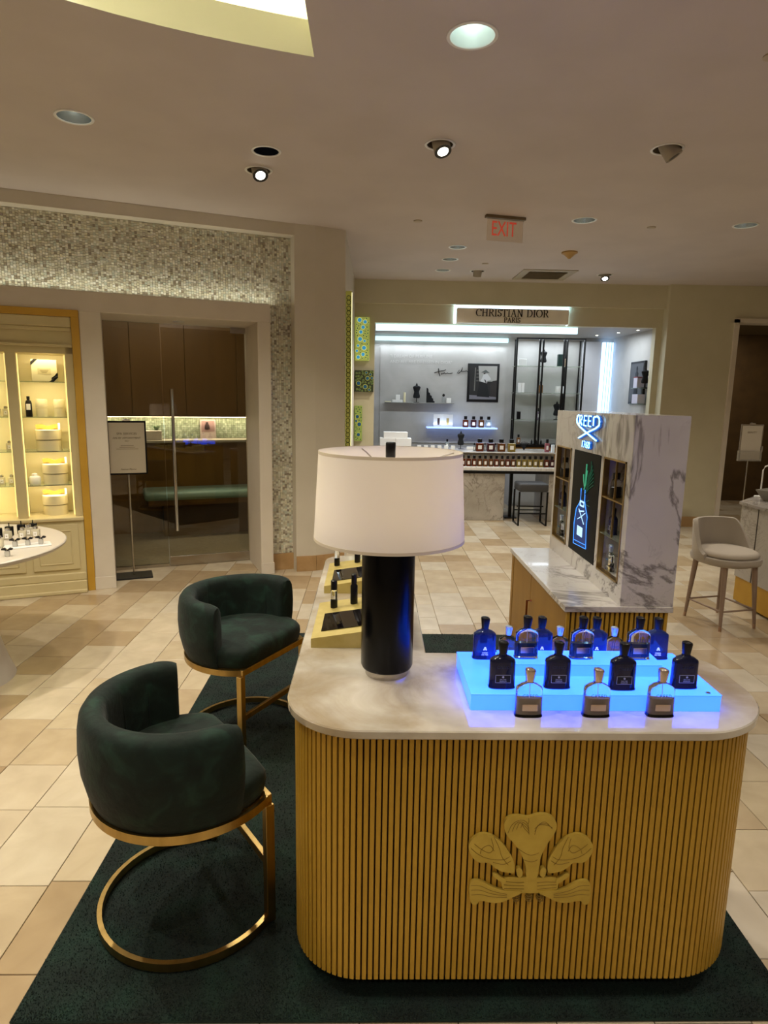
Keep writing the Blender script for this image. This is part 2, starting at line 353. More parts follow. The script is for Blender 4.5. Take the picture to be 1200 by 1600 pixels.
def field(s0, s1, z0, z1, p=.0195):
    s = s0
    while s < s1 - p * .5:
        z = z0; h0 = random.choice((.4, .7, 1)) * p; chip(s, z, min(p, s1 - s), h0); z += h0
        while z < z1 - p * .5:
            h_ = random.choice((p, p, p, p / 2)); h_ = min(h_, z1 - z); w_ = min(p, s1 - s)
            chip(s, z, w_, h_); z += h_
        s += p
field(-1.25, 1.5, 2.30, 2.86); field(1.293, 1.5, .15, 2.30)
me = bpy.data.meshes.new('mosaic'); me.from_pydata(V, [], F); mo = link('mosaic', me, mos, wl, kind='stuff')
q_ = light('AREA', lw(-.1, .05, 2.306), 2.2, (1, .97, .78), 2.9, None, sy=.05); q_.rotation_euler = (PI, 0, LR)
# white portal around the glass door
b = MB(); b.box(-.153, 0, 0, .6, 0, 2.155, .004); b.box(-2.2, 1.293, 0, .6, 2.152, 2.30, .004); b.box(1.184, 1.293, 0, .6, 0, 2.155, .004)
lstruct('trim_2', b, portal_m)
b = MB(); b.box(-.156, .002, -.008, .0, 0, .10, .002); b.box(1.181, 1.298, -.008, .0, 0, .10, .002); b.box(1.293, 1.30, -.008, .12, 0, .10, .002); lstruct('baseboard_portal', b, portal_m)
b = MB(); b.box(-1.35, -.153, -.02, .06, 2.105, 2.156, .003); b.box(-.207, -.153, -.02, .06, 0, 2.106, .003); lstruct('trim_3', b, orange)
# recessed spot in the door soffit
d = thing('recessed_spotlight', 'small white round spotlight set in the soffit above the glass door', 'spotlight', lw(.59, .3, 2.152), LR)
b = MB(); b.lathe([(.045, -.004), (.048, 0), (.03, 0), (.028, -.004)], 24); part('trim_ring', b, white, d)
b = MB(); b.lathe([(.027, -.003), (.027, 0.0)], 24); part('lens', b, mat('spot_lens', '#fff4dc', .3, emit='#fff1d6', es=6), d)
light('SPOT', lw(.59, .3, 2.14), 9, NEUT, .03, lw(.59, .25, 0), 80)

# glass front: fixed pane and door leaf
tint = mat('tinted_glass', '#d2c6a8', .0, trans=1, ior=1.5)
w1 = MB(); w1.box(0.0, .452, .545, .557, .03, 2.15); win = lstruct('window_1', w1, tint)
b = MB(); b.box(0, .452, .54, .562, 0, .03); part('sill_channel', b, steel, win)
b = MB(); b.box(.458, 1.184, .545, .557, .09, 2.12); dr = lstruct('door_1', b, tint)
b = MB(); b.box(.458, 1.184, .538, .564, .004, .092, .002); part('kick_rail', b, steel, dr)
b = MB(); b.box(1.05, 1.184, .538, .564, 2.10, 2.15, .002); part('pivot_patch', b, steel, dr)
b = MB(); b.tube([(.528, .49, .34), (.528, .49, 1.6)], .014, 14); hd = part('handle', b, chrome, dr)
b = MB(); b.tube([(.528, .49, .55), (.528, .545, .55)], .007); b.tube([(.528, .49, 1.4), (.528, .545, 1.4)], .007); part('standoff', b, chrome, hd)
# room behind the glass
b = MB(); b.box(-.9, 2.0, 2.45, 2.5, 0, 2.7); rm = lstruct('wall_inner_room', b, dwood)
b = MB(); b.box(-.95, -.9, .61, 2.5, 0, 2.7); b.box(1.95, 2.0, .61, 2.5, 0, 2.7); lstruct('wall_inner_sides', b, dwood)
b = MB(); b.box(-.95, 2.0, .61, 2.5, 2.62, 2.7); lstruct('ceiling_inner_room', b, mat('inner_ceiling', '#5a4c34', .8))
b = MB(); b.box(-.9, 1.95, .58, 2.45, .001, .006); lstruct('floor_inner_room', b, noise_mat('inner_carpet', [(.3, '#69634f'), (.7, '#7a735e')], 30, rough=.9))
t = thing('wall_cabinet', 'row of brown wall cabinets seen through the glass door', 'cabinet', lw(0, 0), LR)
for i in range(5):
    b = MB(); b.box(-.88 + i * .56, -.325 + i * .56, 2.05, 2.068, 1.31, 2.6, .002); part('door', b, wood, t)
b = MB(); b.box(-.9, 1.94, 2.07, 2.44, 1.31, 2.6); part('body', b, wood, t)
b = MB(); b.box(-.85, 1.9, 2.36, 2.39, 1.295, 1.308); part('light_strip', b, mat('strip_glow', '#fff4dd', .5, emit='#fff0d0', es=14), t)
light('AREA', lw(.6, 2.34, 1.29), 10, NEUT, 2.6, lw(.6, 2.36, 0), sy=.04).rotation_euler = (0, 0, LR)
t = thing('base_cabinet', 'long brown counter unit below the tiled splashback behind the glass', 'counter', lw(0, 0), LR)
b = MB(); b.box(-.9, 1.94, 2.12, 2.44, .006, 1.02); part('body', b, wood, t)
b = MB(); b.box(-.9, 1.94, 2.08, 2.44, 1.02, 1.045, .003); part('worktop', b, mat('pale_worktop', '#b9b6a6', .3), t)
V = []; F = []; s = -.85
tl = MB()
while s < 1.9:
    z = 1.05
    while z < 1.29: tl.box(s, s + .023, 2.436, 2.45, z, z + .023); z += .025
    s += .025
o = part('splashback_tiles', tl, noise_mat('glass_tile', [(.3, '#8f9a8a'), (.7, '#b9c4b4')], 40, rough=.2, rnd=('island', ['#ffffff', '#d8dcd4', '#bfc6bf', '#eef2ec'])), rm, kind='stuff', angle=0)
b = MB(); b.box(-.12, .12, -.05, .05, 0, .10, .004); o = solo('planter_box', b, whitem, 'small white planter box on the counter behind the glass door', 'planter', lw(.42, 2.27, 1.046), LR)
pl = thing('small_plant', 'little dark green plant behind the white planter box', 'plant', lw(.49, 2.36, 1.046), LR)
b = MB(); b.lathe([(.035, 0), (.045, .09)], 14); part('pot', b, whitem, pl)
for k in range(12):
    a = k * 2.4; b = MB(); ca, sa = math.cos(a), math.sin(a)
    b.loft([[(ca * r_ - sa * w_, sa * r_ + ca * w_, z_), (ca * r_ + sa * w_, sa * r_ - ca * w_, z_), (ca * r_, sa * r_, z_ + .003)] for r_, w_, z_ in ((.005, .004, .085), (.03, .013, .135), (.055, .001, .15))])
    part('leaf', b, mat('leaf_green', '#2c4a24', .5), pl)
t = thing('framed_picture', 'small framed figure picture leaning on the splashback behind the glass', 'picture', lw(1.07, 2.40, 1.047), LR)
b = MB(); b.box(-.09, .09, 0, .012, 0, .22, .002); part('frame', b, mat('mauve_frame', '#a79a9a', .5), t)
b = MB(); b.box(-.075, .075, -.003, .0, .08, .205); part('print', b, mat('mauve_print', '#8a6f70', .6), t)
b = MB(); b.lathe([(.001, .10), (.03, .11), (.028, .15), (.015, .17), (.014, .19), (.001, .195)], 14, sy=.1, c=(-.01, -.005)); part('print_figure', b, mat('dark_print', '#2b1c20', .6), t)
t = thing('bench', 'pale green padded bench low along the back of the glass fronted room', 'bench', lw(0, 0), LR)
b = MB(); b.box(.30, 1.9, 1.62, 2.1, .44, .53, .03, 3); part('cushion', b, mat('seafoam_vinyl', '#86a89c', .45), t)
b = MB(); b.box(.34, 1.9, 1.66, 2.1, .38, .44); part('frame', b, wood, t)
b = MB(); b.box(.5, 1.9, 1.85, 2.1, .006, .38); part('base', b, dwood, t)
light('SPOT', lw(1.0, 1.15, 2.55), 90, NEUT, .05, lw(1.0, 1.0, 0), 50)
light('AREA', lw(.5, 1.3, 2.58), 14, NEUT, 1.2, lw(.5, 1.7, 1))

# ------------------------------------------------------------------ display cabinet, left
t = thing('display_cabinet', 'cream built-in display cabinet with yellow-lit glass shelves inside the ochre frame', 'cabinet', lw(0, 0), LR)
SX = -1.30
b = MB(); b.box(SX, -.209, .30, .33, .0, 2.10); part('back_panel', b, cabin_m, t)
b = MB(); b.box(-.264, -.209, .02, .30, .60, 1.887, .003); b.box(-.659, -.589, .02, .06, .60, 1.84, .003); b.box(-.64, -.605, .06, .30, .60, 1.84); b.box(SX, -1.05, .02, .30, .60, 1.887); b.box(SX, -.209, .02, .3, 1.837, 1.887, .003); part('frame', b, cab_m, t)
b = MB(); b.box(SX, -.209, -.01, .3, 1.885, 1.905, .004); b.box(SX, -.209, .02, .3, 1.905, 2.0); b.box(SX, -.209, 0, .3, 2.0, 2.03, .006); b.box(SX, -.209, -.012, .3, 2.03, 2.105, .006); part('cornice', b, cab_m, t)
b = MB(); b.box(SX, -.205, -.045, .3, .575, .602, .005); part('ledge', b, cab_m, t)
b = MB(); b.box(SX, -.209, -.025, .3, .16, .575); part('base_body', b, cab_m, t)
b = MB(); b.box(SX, -.209, -.045, .3, .10, .16, .006); b.box(SX, -.209, -.06, .3, .0, .10, .006); b.box(SX, -.209, -.075, .0, .0, .03, .006); part('plinth', b, cab_m, t)
for s0, s1 in ((-.575, -.25), (-.95, -.625)):
    b = MB(); b.box(s0, s1, -.04, -.024, .19, .55, .003)
    d = part('door', b, cab_m, t)
    for q in ((s0 + .045, s1 - .045, .235, .245), (s0 + .045, s1 - .045, .495, .505), (s0 + .045, s0 + .055, .235, .505), (s1 - .055, s1 - .045, .235, .505)):
        b = MB(); b.box(q[0], q[1], -.046, -.038, q[2], q[3], .003); part('moulding', b, cab_m, d)
for z in (1.632, 1.368, 1.108, .848):
    for s0, s1 in ((-.60, -.262), (-1.05, -.645)):
        b = MB(); b.box(s0, s1, .06, .295, z - .007, z); part('shelf', b, shelfglass, t)
glow = mat('warm_led', '#ffe9a8', .5, emit='#ffe08a', es=.9)
for s in (-.585, -.272, -.665, -1.04):
    b = MB(); b.box(s - .004, s + .004, .05, .058, .61, 1.83); part('led_strip', b, glow, t)
YL = (1, .84, .48)
for s in (-.427, -.85):
    for z in (1.82, 1.60, 1.34, 1.08, .82):
        l = light('AREA', lw(s, .10, z), .6, YL, .28, None, sy=.03); l.rotation_euler = (math.radians(25), 0, LR)
kraft = mat('cream_box', '#e4d9b0', .5); blk = mat('black_ribbon', '#120e10', .6)
# hat boxes
ribbon = mat('honey_ribbon', '#c68f3c', .5)
def hatbox(s, z, r, h, label, ribb, rot=0):
    t = thing('hat_box', label, 'box', lw(s, .175, z), LR + rot, 'cream drum boxes on the lit shelves')
    b = MB(); b.lathe([(r, 0), (r, h * .49)], 40); part('drum', b, kraft, t)
    b = MB(); b.lathe([(r * 1.03, h * .53), (r * 1.03, h - .003), (r * .98, h)], 40); part('lid', b, kraft, t)
    if ribb:
        b = MB(); pts = [(-r * .95 + 2 * r * .9 * i / 10, 0, h + .016 + .026 * math.sin(i / 10 * PI)) for i in range(11)]
        b.tube([(p[0], .0, h + .018 + .008 * math.sin(k * .9)) for k, p in enumerate(pts)], 0, flat=(.034, .004)); b.tube([(p[0] * .95, .035 * math.sin(k / 10 * PI), h + .012) for k, p in enumerate(pts)], 0, flat=(.022, .004)); part('ribbon_handle', b, ribbon, t)
        b = MB(); b.box(r * .82, r * .98, -.03, -.024, h + .002, h + .05); part('tag', b, whitem, t)
    return t
hatbox(-.458, 1.368, .040, .132, 'narrow two tier cream drum box beside the black bottle', False)
hatbox(-.335, 1.368, .040, .132, 'narrow two tier cream drum box at the shelf end by the frame', False)
hatbox(-.425, 1.108, .088, .160, 'wide cream drum box with honey ribbon on the third lit shelf', True)
hatbox(-.395, .848, .088, .155, 'wide cream drum box with ribbon beside the white round jar', True)
hatbox(-.41, .602, .088, .155, 'wide cream drum box with ribbon on the cabinet ledge, lowest one', True)
t = thing('gift_box', 'cream gift box with black ribbon and bow on the top shelf', 'box', lw(-.42, .17, 1.632), LR)
b = MB(); b.box(-.088, .088, -.02, .03, 0, .165, .003); part('box', b, kraft, t)
b = MB(); b.box(-.045, .045, -.0215, -.02, .055, .10); lb = part('label_plate', b, mat('beige_label', '#cfc294', .6), t)
for k in range(3):
    b = MB(); b.box(-.03 + .006 * k, .03 - .006 * k, -.0222, -.0214, .084 - k * .009, .087 - k * .009); part('print_line', b, mat('print_grey', '#7d7048', .7), lb)
b = MB(); b.prismM([(-.089, .12), (-.089, .145), (-.068, .166), (-.042, .166)], -.0235, .031, lambda u, v, d: (u, d, v)); part('ribbon', b, blk, t)
b = MB(); b.prismM([(.03, -.001), (.06, -.001), (.089, .03), (.089, .055)], -.0235, .031, lambda u, v, d: (u, d, v)); part('ribbon', b, blk, t)
b = MB(); b.loft([[(x, -.026 - .012 * math.sin(a), z) for a, x, z in ((0, x0 - w_, z0), (1.5, x0, z0 + h_), (3.1, x0 + w_, z0), (1.5, x0, z0 - h_))] for x0, z0, w_, h_ in ((.05, .02, .004, .012), (.068, .038, .006, .006), (.09, .055, .004, .016))]); part('bow', b, blk, t)
t = thing('black_bottle', 'tall black bottle with white label on the second lit shelf', 'bottle', lw(-.545, .17, 1.368), LR)
b = MB(); b.lathe([(.022, 0), (.023, .01), (.023, .10), (.018, .118), (.010, .124), (.010, .13)], 24); part('body', b, black, t)
b = MB(); b.lathe([(.0115, .13), (.0115, .152)], 20); part('cap', b, black, t)
b = MB(); b.box(-.014, .014, -.0245, -.022, .05, .095); part('label_plate', b, whitem, t)
t = thing('round_jar', 'squat white round jar on the fourth lit shelf', 'jar', lw(-.54, .15, .848), LR)
b = MB(); b.lathe([(.038, 0), (.042, .01), (.042, .05), (.035, .06), (.02, .064)], 28); part('body', b, whitem, t)
b = MB(); b.lathe([(.018, .064), (.02, .07), (.018, .082), (.004, .085)], 20); part('lid', b, whitem, t)
def cologne(loc, rz, label, sc=1, dark=False, group=None):
    t = thing('square_bottle', label, 'bottle', loc, rz, group); t.scale = (sc, sc, sc)
    if dark:
        b = MB(); b.box(-.019, .019, -.014, .014, 0, .055, .003); part('body', b, black, t)
        b = MB(); b.lathe([(.003, .055), (.003, .075)], 8); part('pump', b, blackm, t)
    else:
        b = MB(); b.box(-.02, .02, -.014, .014, 0, .052, .004, 2); part('body', b, mat('amber_tint_glass', '#f3ecd2', .05, trans=.6, ior=1.4), t)
        b = MB(); b.box(-.010, .010, -.0152, -.0142, .012, .038); lb = part('label_plate', b, whitem, t)
        b = MB(); b.box(-.003, .003, -.0158, -.0151, .022, .027); part('print_mark', b, mat('print_grey', '#7d7048', .7), lb)
        b = MB(); b.lathe([(.009, .052), (.012, .055), (.012, .066), (.006, .07)], 16); part('cap', b, chrome, t)
    return t
c0 = cologne(lw(-.70, .17, 1.368), LR, 'square cologne bottle on the second shelf of the left bay', 1.1)
dup(c0, lw(-.755, .17, 1.368), 'square cologne bottle at picture edge, second shelf of the left bay')
dup(c0, lw(-.695, .17, 1.108), 'square cologne bottle alone on the third shelf of the left bay')
dup(c0, lw(-.70, .17, .848), 'square cologne bottle on the fourth shelf of the left bay')
dup(c0, lw(-.765, .17, .848), 'amber square cologne bottle at picture edge, fourth shelf of the left bay')

# ------------------------------------------------------------------ round table, left
tx, ty = -2.25, 3.31
t = thing('round_table', 'round white pedestal table with perfume bottles by the lit cabinet', 'table', (tx, ty, 0))
stone_w = mat('white_stone', '#c9c0b2', .3)
b = MB(); b.lathe([(.54, .715), (.58, .722), (.597, .735), (.6, .745), (.595, .75)], 72); part('tabletop', b, stone_w, t)
b = MB(); b.lathe([(.30, 0), (.27, .08), (.2, .35), (.17, .55), (.2, .66), (.3, .715)], 48); part('pedestal', b, stone_w, t)
TZ = .75
g1 = 'dark pump bottles on the round table'
pos = [(-1.949, 3.673), (-1.995, 3.635), (-2.03, 3.575), (-2.065, 3.525)]
cd = cologne((pos[0][0], pos[0][1], TZ), .1, 'black pump bottle nearest the table rim, right end of the dark row', 1.0, True, g1)
for p, l in zip(pos[1:], ('second black pump bottle from the right in the dark row', 'third black pump bottle from the right in the dark row', 'black pump bottle cut by the picture edge in the dark row')): dup(cd, (p[0], p[1], TZ), l)
g1 = 'clear bottles on the round table'
cc = cologne((-1.863, 3.54, TZ), .1, 'clear square bottle at the right end of the clear row on the round table', .95, False, g1)
for p, l in (((-1.918, 3.503), 'second clear square bottle from the right on the round table'), ((-1.984, 3.475), 'third clear square bottle from the right on the round table'), ((-1.925, 3.29), 'clear square bottle in front of the ribboned minis at the picture edge'), ((-1.925, 3.585), 'clear square bottle set behind the gap of the clear row')): dup(cc, (p[0], p[1], TZ), l)
b = MB(); b.box(-.11, .11, -.05, .05, 0, .006, .002); solo('white_tray', b, white, 'low white tray under the ribboned miniatures on the round table', 'tray', (-1.805, 3.335, TZ), .55)
def mini(loc, label):
    t = thing('ribboned_miniature', label, 'bottle', loc, .2, 'ribboned miniatures on the round table')
    b = MB(); b.box(-.011, .011, -.008, .008, 0, .028, .002); part('body', b, mat('frosted_glass', '#d6d4cc', .2, trans=.4), t)
    b = MB(); b.lathe([(.007, .028), (.007, .036)], 12); part('cap', b, steel, t)
    b = MB()
    for sgn in (-1, 1):
        b.loft([[(sgn * x, -.009, .03 + dz), (sgn * x, .009, .03 + dz), (sgn * x, .009, .034 + dz + hh), (sgn * x, -.009, .034 + dz + hh)] for x, dz, hh in ((.003, 0, 0), (.012, .003, .007), (.024, .004, .002))])
    part('bow', b, blk, t); return t
m0 = mini((-1.748, 3.362, TZ + .006), 'black bowed miniature at the right end of the white tray')
for p, z, l in (((-1.800, 3.330), .006, 'black bowed miniature in the middle of the white tray'), ((-1.848, 3.296), .006, 'black bowed miniature at the left end of the white tray'), ((-1.785, 3.11), 0, 'black bowed miniature in front of the tray on bare tabletop')): dup(m0, (p[0], p[1], TZ + z), l)

# ------------------------------------------------------------------ sign stand left
def sign_stand(loc, rz, label, w_, h_, ztop, frame_m, big=True):
    t = thing('sign_stand', label, 'sign', loc, rz)
    b = MB(); b.box(-.15, .15, -.11, .11, 0, .012, .003); part('base', b, blackm, t)
    b = MB(); b.tube([(0, 0, .012), (0, 0, ztop + .02)], .007, 10); part('pole', b, steel, t)
    b = MB(); b.box(-w_ / 2, w_ / 2, -.02, -.008, ztop - h_, ztop, .002); f = part('frame', b, frame_m, t)
    b = MB(); b.box(-w_ / 2 + .014, w_ / 2 - .014, -.023, -.019, ztop - h_ + .014, ztop - .014); part('paper', b, mat('sign_paper', '#b5aa96', .6), f)
    b = MB(); b.tube([(-.03, -.014, ztop + .008), (.03, -.014, ztop + .008)], .007, 8); part('clip', b, chrome, t)
    return t
sl = sign_stand(lw(.142, .31, .0), LR, 'tall notice stand in a black frame before the glass door', .305, .445, 1.33, blackm)
ink = mat('sign_ink', '#5a4c38', .8)
for k, (tt, z, sz) in enumerate((('SPA SERVICES', 1.225, .026), ('ARE BY APPOINTMENT', 1.19, .021), ('ONLY', 1.165, .012))):
    text('lettering', tt, sz, ink, sl, Matrix.Translation((0, -.0238, z)) @ FRONT)
for k, w_ in enumerate((.10, .12, .17)):
    b = MB(); b.box(-w_ / 2, w_ / 2, -.0245, -.0235, 1.125 - k * .014, 1.130 - k * .014); part('print_line', b, mat('pale_ink', '#8a7d68', .8), sl)
text('lettering', 'Neiman Marcus', .019, ink, sl, Matrix.Translation((0, -.0238, .93)) @ FRONT, shear=.35)

# ------------------------------------------------------------------ art boards on the side wall and far surround
dots_b = mat('ring_blue', '#1f5f8a', .5); dots_g = mat('ring_green', '#2d6a4c', .5); lime = mat('lime_outline', '#c8cf5a', .5)
def dotboard(name, label, x0, x1, z0, z1, bg, lit, rs):
    t = thing(name, label, 'art panel', (x0, 8.1, 0))
    b = MB(); b.box(0, x1 - x0, -.05, 0, z0, z1, .002); part('board', b, bg, t)
    rnd = random.Random(rs); pts = []; tries = 0
    while tries < 900:
        tries += 1; r = rnd.choice((.032, .028, .02, .012)) if tries < 500 else .010
        x = rnd.uniform(r, x1 - x0 - r); z = rnd.uniform(z0 + r, z1 - r)
        if all((x - a) ** 2 + (z - c_) ** 2 > (r + q + .004) ** 2 for a, c_, q in pts): pts.append((x, z, r))
    lo = MB(); bl = MB(); gr = MB()
    for i, (x, z, r) in enumerate(pts):
        ring = lambda rr, yy: [(x + rr * math.cos(2 * PI * k / 14), yy, z + rr * math.sin(2 * PI * k / 14)) for k in range(14)]
        lo.loft([ring(r, -.0505), ring(r, -.0525)]); (bl if r > .015 else gr).loft([ring(r * .76, -.0525), ring(r * .72, -.0545)])
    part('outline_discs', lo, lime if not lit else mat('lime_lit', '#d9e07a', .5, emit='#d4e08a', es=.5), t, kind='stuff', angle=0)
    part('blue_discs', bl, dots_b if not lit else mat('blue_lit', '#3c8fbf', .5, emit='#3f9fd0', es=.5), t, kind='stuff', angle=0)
    part('green_discs', gr, dots_g, t, kind='stuff', angle=0)
bgd = mat('board_dark', '#35402c', .5)
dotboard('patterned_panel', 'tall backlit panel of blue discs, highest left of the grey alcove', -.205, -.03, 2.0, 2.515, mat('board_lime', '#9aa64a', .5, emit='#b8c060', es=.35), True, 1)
dotboard('patterned_panel', 'dark square panel of blue discs, middle left of the alcove', -.205, .025, 1.625, 1.885, bgd, False, 2)
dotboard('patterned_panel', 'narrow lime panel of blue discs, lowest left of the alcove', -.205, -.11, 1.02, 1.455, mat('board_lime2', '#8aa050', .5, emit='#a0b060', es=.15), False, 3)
t = thing('ring_patterned_strip', 'tall olive strip with a chain of green rings on the pillar side', 'art panel', (-.231, 5.80, 0))
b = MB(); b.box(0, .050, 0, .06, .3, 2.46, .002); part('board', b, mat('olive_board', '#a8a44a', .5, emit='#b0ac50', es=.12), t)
b = MB(); b.box(.050, .054, .01, .05, .3, 2.45); part('edge_glow', b, mat('edge_led', '#fffbd0', .5, emit='#fdf8c0', es=1.2), t)
b = MB(); z = .36
while z < 2.42:
    for dz in (-.019, .019): b.tube([(.025 + .017 * math.cos(a), -.001, z + dz + .019 * math.sin(a)) for a in (2 * PI * k / 14 for k in range(14))], .0032, 5, closed=True)
    z += .088
part('rings', b, mat('ring_dark_green', '#33421c', .5), t, kind='stuff', angle=0)

# ------------------------------------------------------------------ rug
t = thing('area_rug', 'dark green cut-pile rug under the curved desk and chairs', 'rug')
b = MB(); b.box(-.88, 1.12, 1.36, 4.05, .001, .010, .003); part('backing', b, rug_m, t)
n = 120000; rg = np.random.default_rng(3); px = rg.uniform(-.877, 1.117, n); py = 1.363 + (4.047 - 1.363) * rg.random(n) ** 1.5
ang = rg.uniform(0, 2 * PI, n); ww = rg.uniform(.001, .002, n); hh = rg.uniform(.003, .007, n); lx = rg.normal(0, .002, n); ly = rg.normal(0, .002, n)
vv = np.empty((n, 3, 3)); vv[:, 0] = np.stack([px - np.cos(ang) * ww, py - np.sin(ang) * ww, np.full(n, .009)], 1); vv[:, 1] = np.stack([px + np.cos(ang) * ww, py + np.sin(ang) * ww, np.full(n, .009)], 1); vv[:, 2] = np.stack([px + lx, py + ly, .009 + hh], 1)
me = bpy.data.meshes.new('pile'); me.vertices.add(n * 3); me.vertices.foreach_set('co', vv.reshape(-1)); me.loops.add(n * 3); me.loops.foreach_set('vertex_index', np.arange(n * 3)); me.polygons.add(n); me.polygons.foreach_set('loop_start', np.arange(0, n * 3, 3)); me.update(calc_edges=True)
link('pile', me, rug_m, t, kind='stuff')
RZ = .017

# ------------------------------------------------------------------ desk
t = thing('display_desk', 'white stone topped desk with rounded corners and gilded vertical slats', 'desk', (0, 0, 0))
outer = []
outer += arc(-.01, 1.59, .20, PI, 1.5 * PI, 14)            # front left
outer += arc(.80, 1.63, .24, -PI / 2, 0, 14)               # front right
outer += arc(.94, 1.765, .10, 0, PI / 2, 8)                # back right
outer += [(.178, 1.865)]
outer += arc(.09, 2.99, .10, 0, PI / 2, 6)
outer += arc(-.11, 2.99, .10, PI / 2, PI, 6)
def inset(pts, d):
    n = len(pts); out = []
    for i in range(n):
        a, p, c_ = Vector(pts[i - 1]), Vector(pts[i]), Vector(pts[(i + 1) % n]); e1 = (p - a).normalized(); e2 = (c_ - p).normalized()
        n1 = Vector((-e1.y, e1.x)); n2 = Vector((-e2.y, e2.x)); q = (n1 + n2); q = q.normalized() / max(.3, math.sqrt((1 + n1.dot(n2)) / 2)); out.append(tuple(p + q * d))
    return out
b = MB(); b.loft([[(x, y, .757) for x, y in inset(outer, .003)], [(x, y, .760) for x, y in outer], [(x, y, .777) for x, y in outer], [(x, y, .780) for x, y in inset(outer, .003)]]); part('top_slab', b, onyx, t)
b = MB(); b.prism(inset(outer, .040), .075, .757); part('carcass', b, slatback, t)
b = MB(); b.prism(inset(outer, .10), .012, .075); part('plinth', b, black, t)
path = inset(outer, .026); path.append(path[0]); seg = []; tot = 0
for a, c_ in zip(path, path[1:]): dl = (Vector(c_) - Vector(a)).length; seg.append((tot, dl, Vector(a), Vector(c_))); tot += dl
ns = int(tot / .01535); sm = MB(); sm.box(-.0058, .0058, -.007, .007, .078, .757, .0012); slat_me = sm.mesh('slat'); slat_me.materials.append(slat_m); rest = MB()
for k in range(ns):
    d = (k + .5) * tot / ns
    for st, dl, a, c_ in seg:
        if st <= d < st + dl:
            u = (d - st) / dl; p = a.lerp(c_, u); tg = (c_ - a).normalized(); break
    hidden = (p.x > .0 and p.y > 1.75)
    if hidden: rest.merge((lambda q: q.box(-.0054, .0054, -.007, .007, .078, .757))(MB()), Matrix.Translation((p.x, p.y, 0)) @ Matrix.Rotation(math.atan2(tg.y, tg.x), 4, 'Z'))
    else: o = link('slat', slat_me, None, t); o.location = (p.x, p.y, 0); o.rotation_euler = (0, 0, math.atan2(tg.y, tg.x))
part('rear_slats', rest, slat_m, t, kind='stuff', angle=0)
# emblem of plumes, front face
def EM(cx, cy): return (.1940 + .000345763 * cx + .0000221667 * cy, .61166 - .00038647 * cy)
def smooth(pts, it=2):
    for _ in range(it):
        q = []
        for i in range(len(pts)):
            a, c_ = pts[i], pts[(i + 1) % len(pts)]; q += [(a[0] * .75 + c_[0] * .25, a[1] * .75 + c_[1] * .25), (a[0] * .25 + c_[0] * .75, a[1] * .25 + c_[1] * .75)]
        pts = q
    return pts
FY = 1.4085
def plate(pts, th=.007, sm_=2):
    b = MB(); q = [EM(*p) for p in smooth(pts, sm_)]
    b.prismM(q, FY, FY - th, lambda u, v, d: (u, d, v)); return b
e = part('emblem', plate([(395, 700), (375, 620), (410, 590), (540, 600), (590, 580), (640, 600), (770, 590), (800, 620), (785, 700), (590, 716)], .006, 1), emb_m, t, label='gold plume emblem plate')
pc = [(575, 165), (640, 138), (720, 140), (775, 180), (778, 250), (735, 310), (690, 380), (660, 450), (650, 520), (640, 600), (555, 600), (560, 520), (530, 430), (480, 350), (420, 290), (400, 230), (410, 180), (450, 152), (520, 150)]
part('plume', plate(pc, .010), emb_m, e)
pl_ = [(150, 400), (150, 350), (190, 300), (250, 275), (320, 290), (390, 340), (440, 410), (475, 480), (478, 560), (440, 560), (370, 545), (320, 510), (290, 480), (230, 490), (180, 460)]
part('plume', plate(pl_, .009), emb_m, e)
part('plume', plate([(1190 - x, y) for x, y in pl_], .009), emb_m, e)
sc_ = [(145, 640), (180, 612), (240, 620), (310, 660), (380, 690), (470, 690), (545, 700), (470, 735), (400, 770), (330, 785), (250, 765), (215, 765), (205, 790), (175, 795), (150, 770)]
part('scroll', plate(sc_, .008), emb_m, e)
part('scroll', plate([(1178 - x, y) for x, y in sc_], .008), emb_m, e)
for sx in (0, 1):
    q = [(485, 545), (490, 520), (520, 518), (535, 545), (530, 580), (500, 590)]; q = [((1190 - x) if sx else x, y) for x, y in q]; part('curl', plate(q, .011), emb_m, e)
    q = [(310, 570), (340, 560), (380, 590), (420, 610), (400, 640), (340, 600)]; q = [((1190 - x) if sx else x, y) for x, y in q]; part('curl', plate(q, .009), emb_m, e)
gv = MB()
def groove(pts, r=.0006, dy=.0102):
    for _ in range(2): pts = [pts[0]] + [q for a, c_ in zip(pts, pts[1:]) for q in ((a[0] * .75 + c_[0] * .25, a[1] * .75 + c_[1] * .25), (a[0] * .25 + c_[0] * .75, a[1] * .25 + c_[1] * .75))] + [pts[-1]]
    gv.tube([(EM(*p)[0], FY - dy, EM(*p)[1]) for p in pts], r, 5)
for k in range(4): groove([(430 + k * 30, 270 - k * 12), (460 + k * 25, 200 - k * 3), (530, 172 + k * 16), (575, 200 + k * 22), (580, 280)])
for k in range(3): groove([(620, 280 - k * 20), (640 + k * 10, 210 - k * 6), (700, 190 - k * 12 + 20), (745, 230 + k * 6)])
groove([(500, 380), (560, 420), (600, 430), (650, 410)]); groove([(540, 460), (600, 480), (640, 460)]); groove([(575, 165), (580, 190), (572, 205)])
for m_ in (0, 1):
    for pts in ([(190, 350), (240, 390), (300, 420), (330, 380), (310, 310)], [(165, 380), (220, 430), (300, 460), (400, 465), (440, 440)], [(230, 420), (240, 380), (300, 350), (330, 400)], [(330, 300), (370, 380), (380, 440), (430, 500)], [(320, 480), (400, 500), (450, 470)]):
        groove([((1190 - x) if m_ else x, y) for x, y in pts], dy=.0095)
    for k in range(3): groove([((1178 - x) if m_ else x, y) for x, y in [(160, 650 + k * 35), (230, 650 + k * 32), (300, 690 + k * 22), (420, 715 + k * 12)]], dy=.0085)
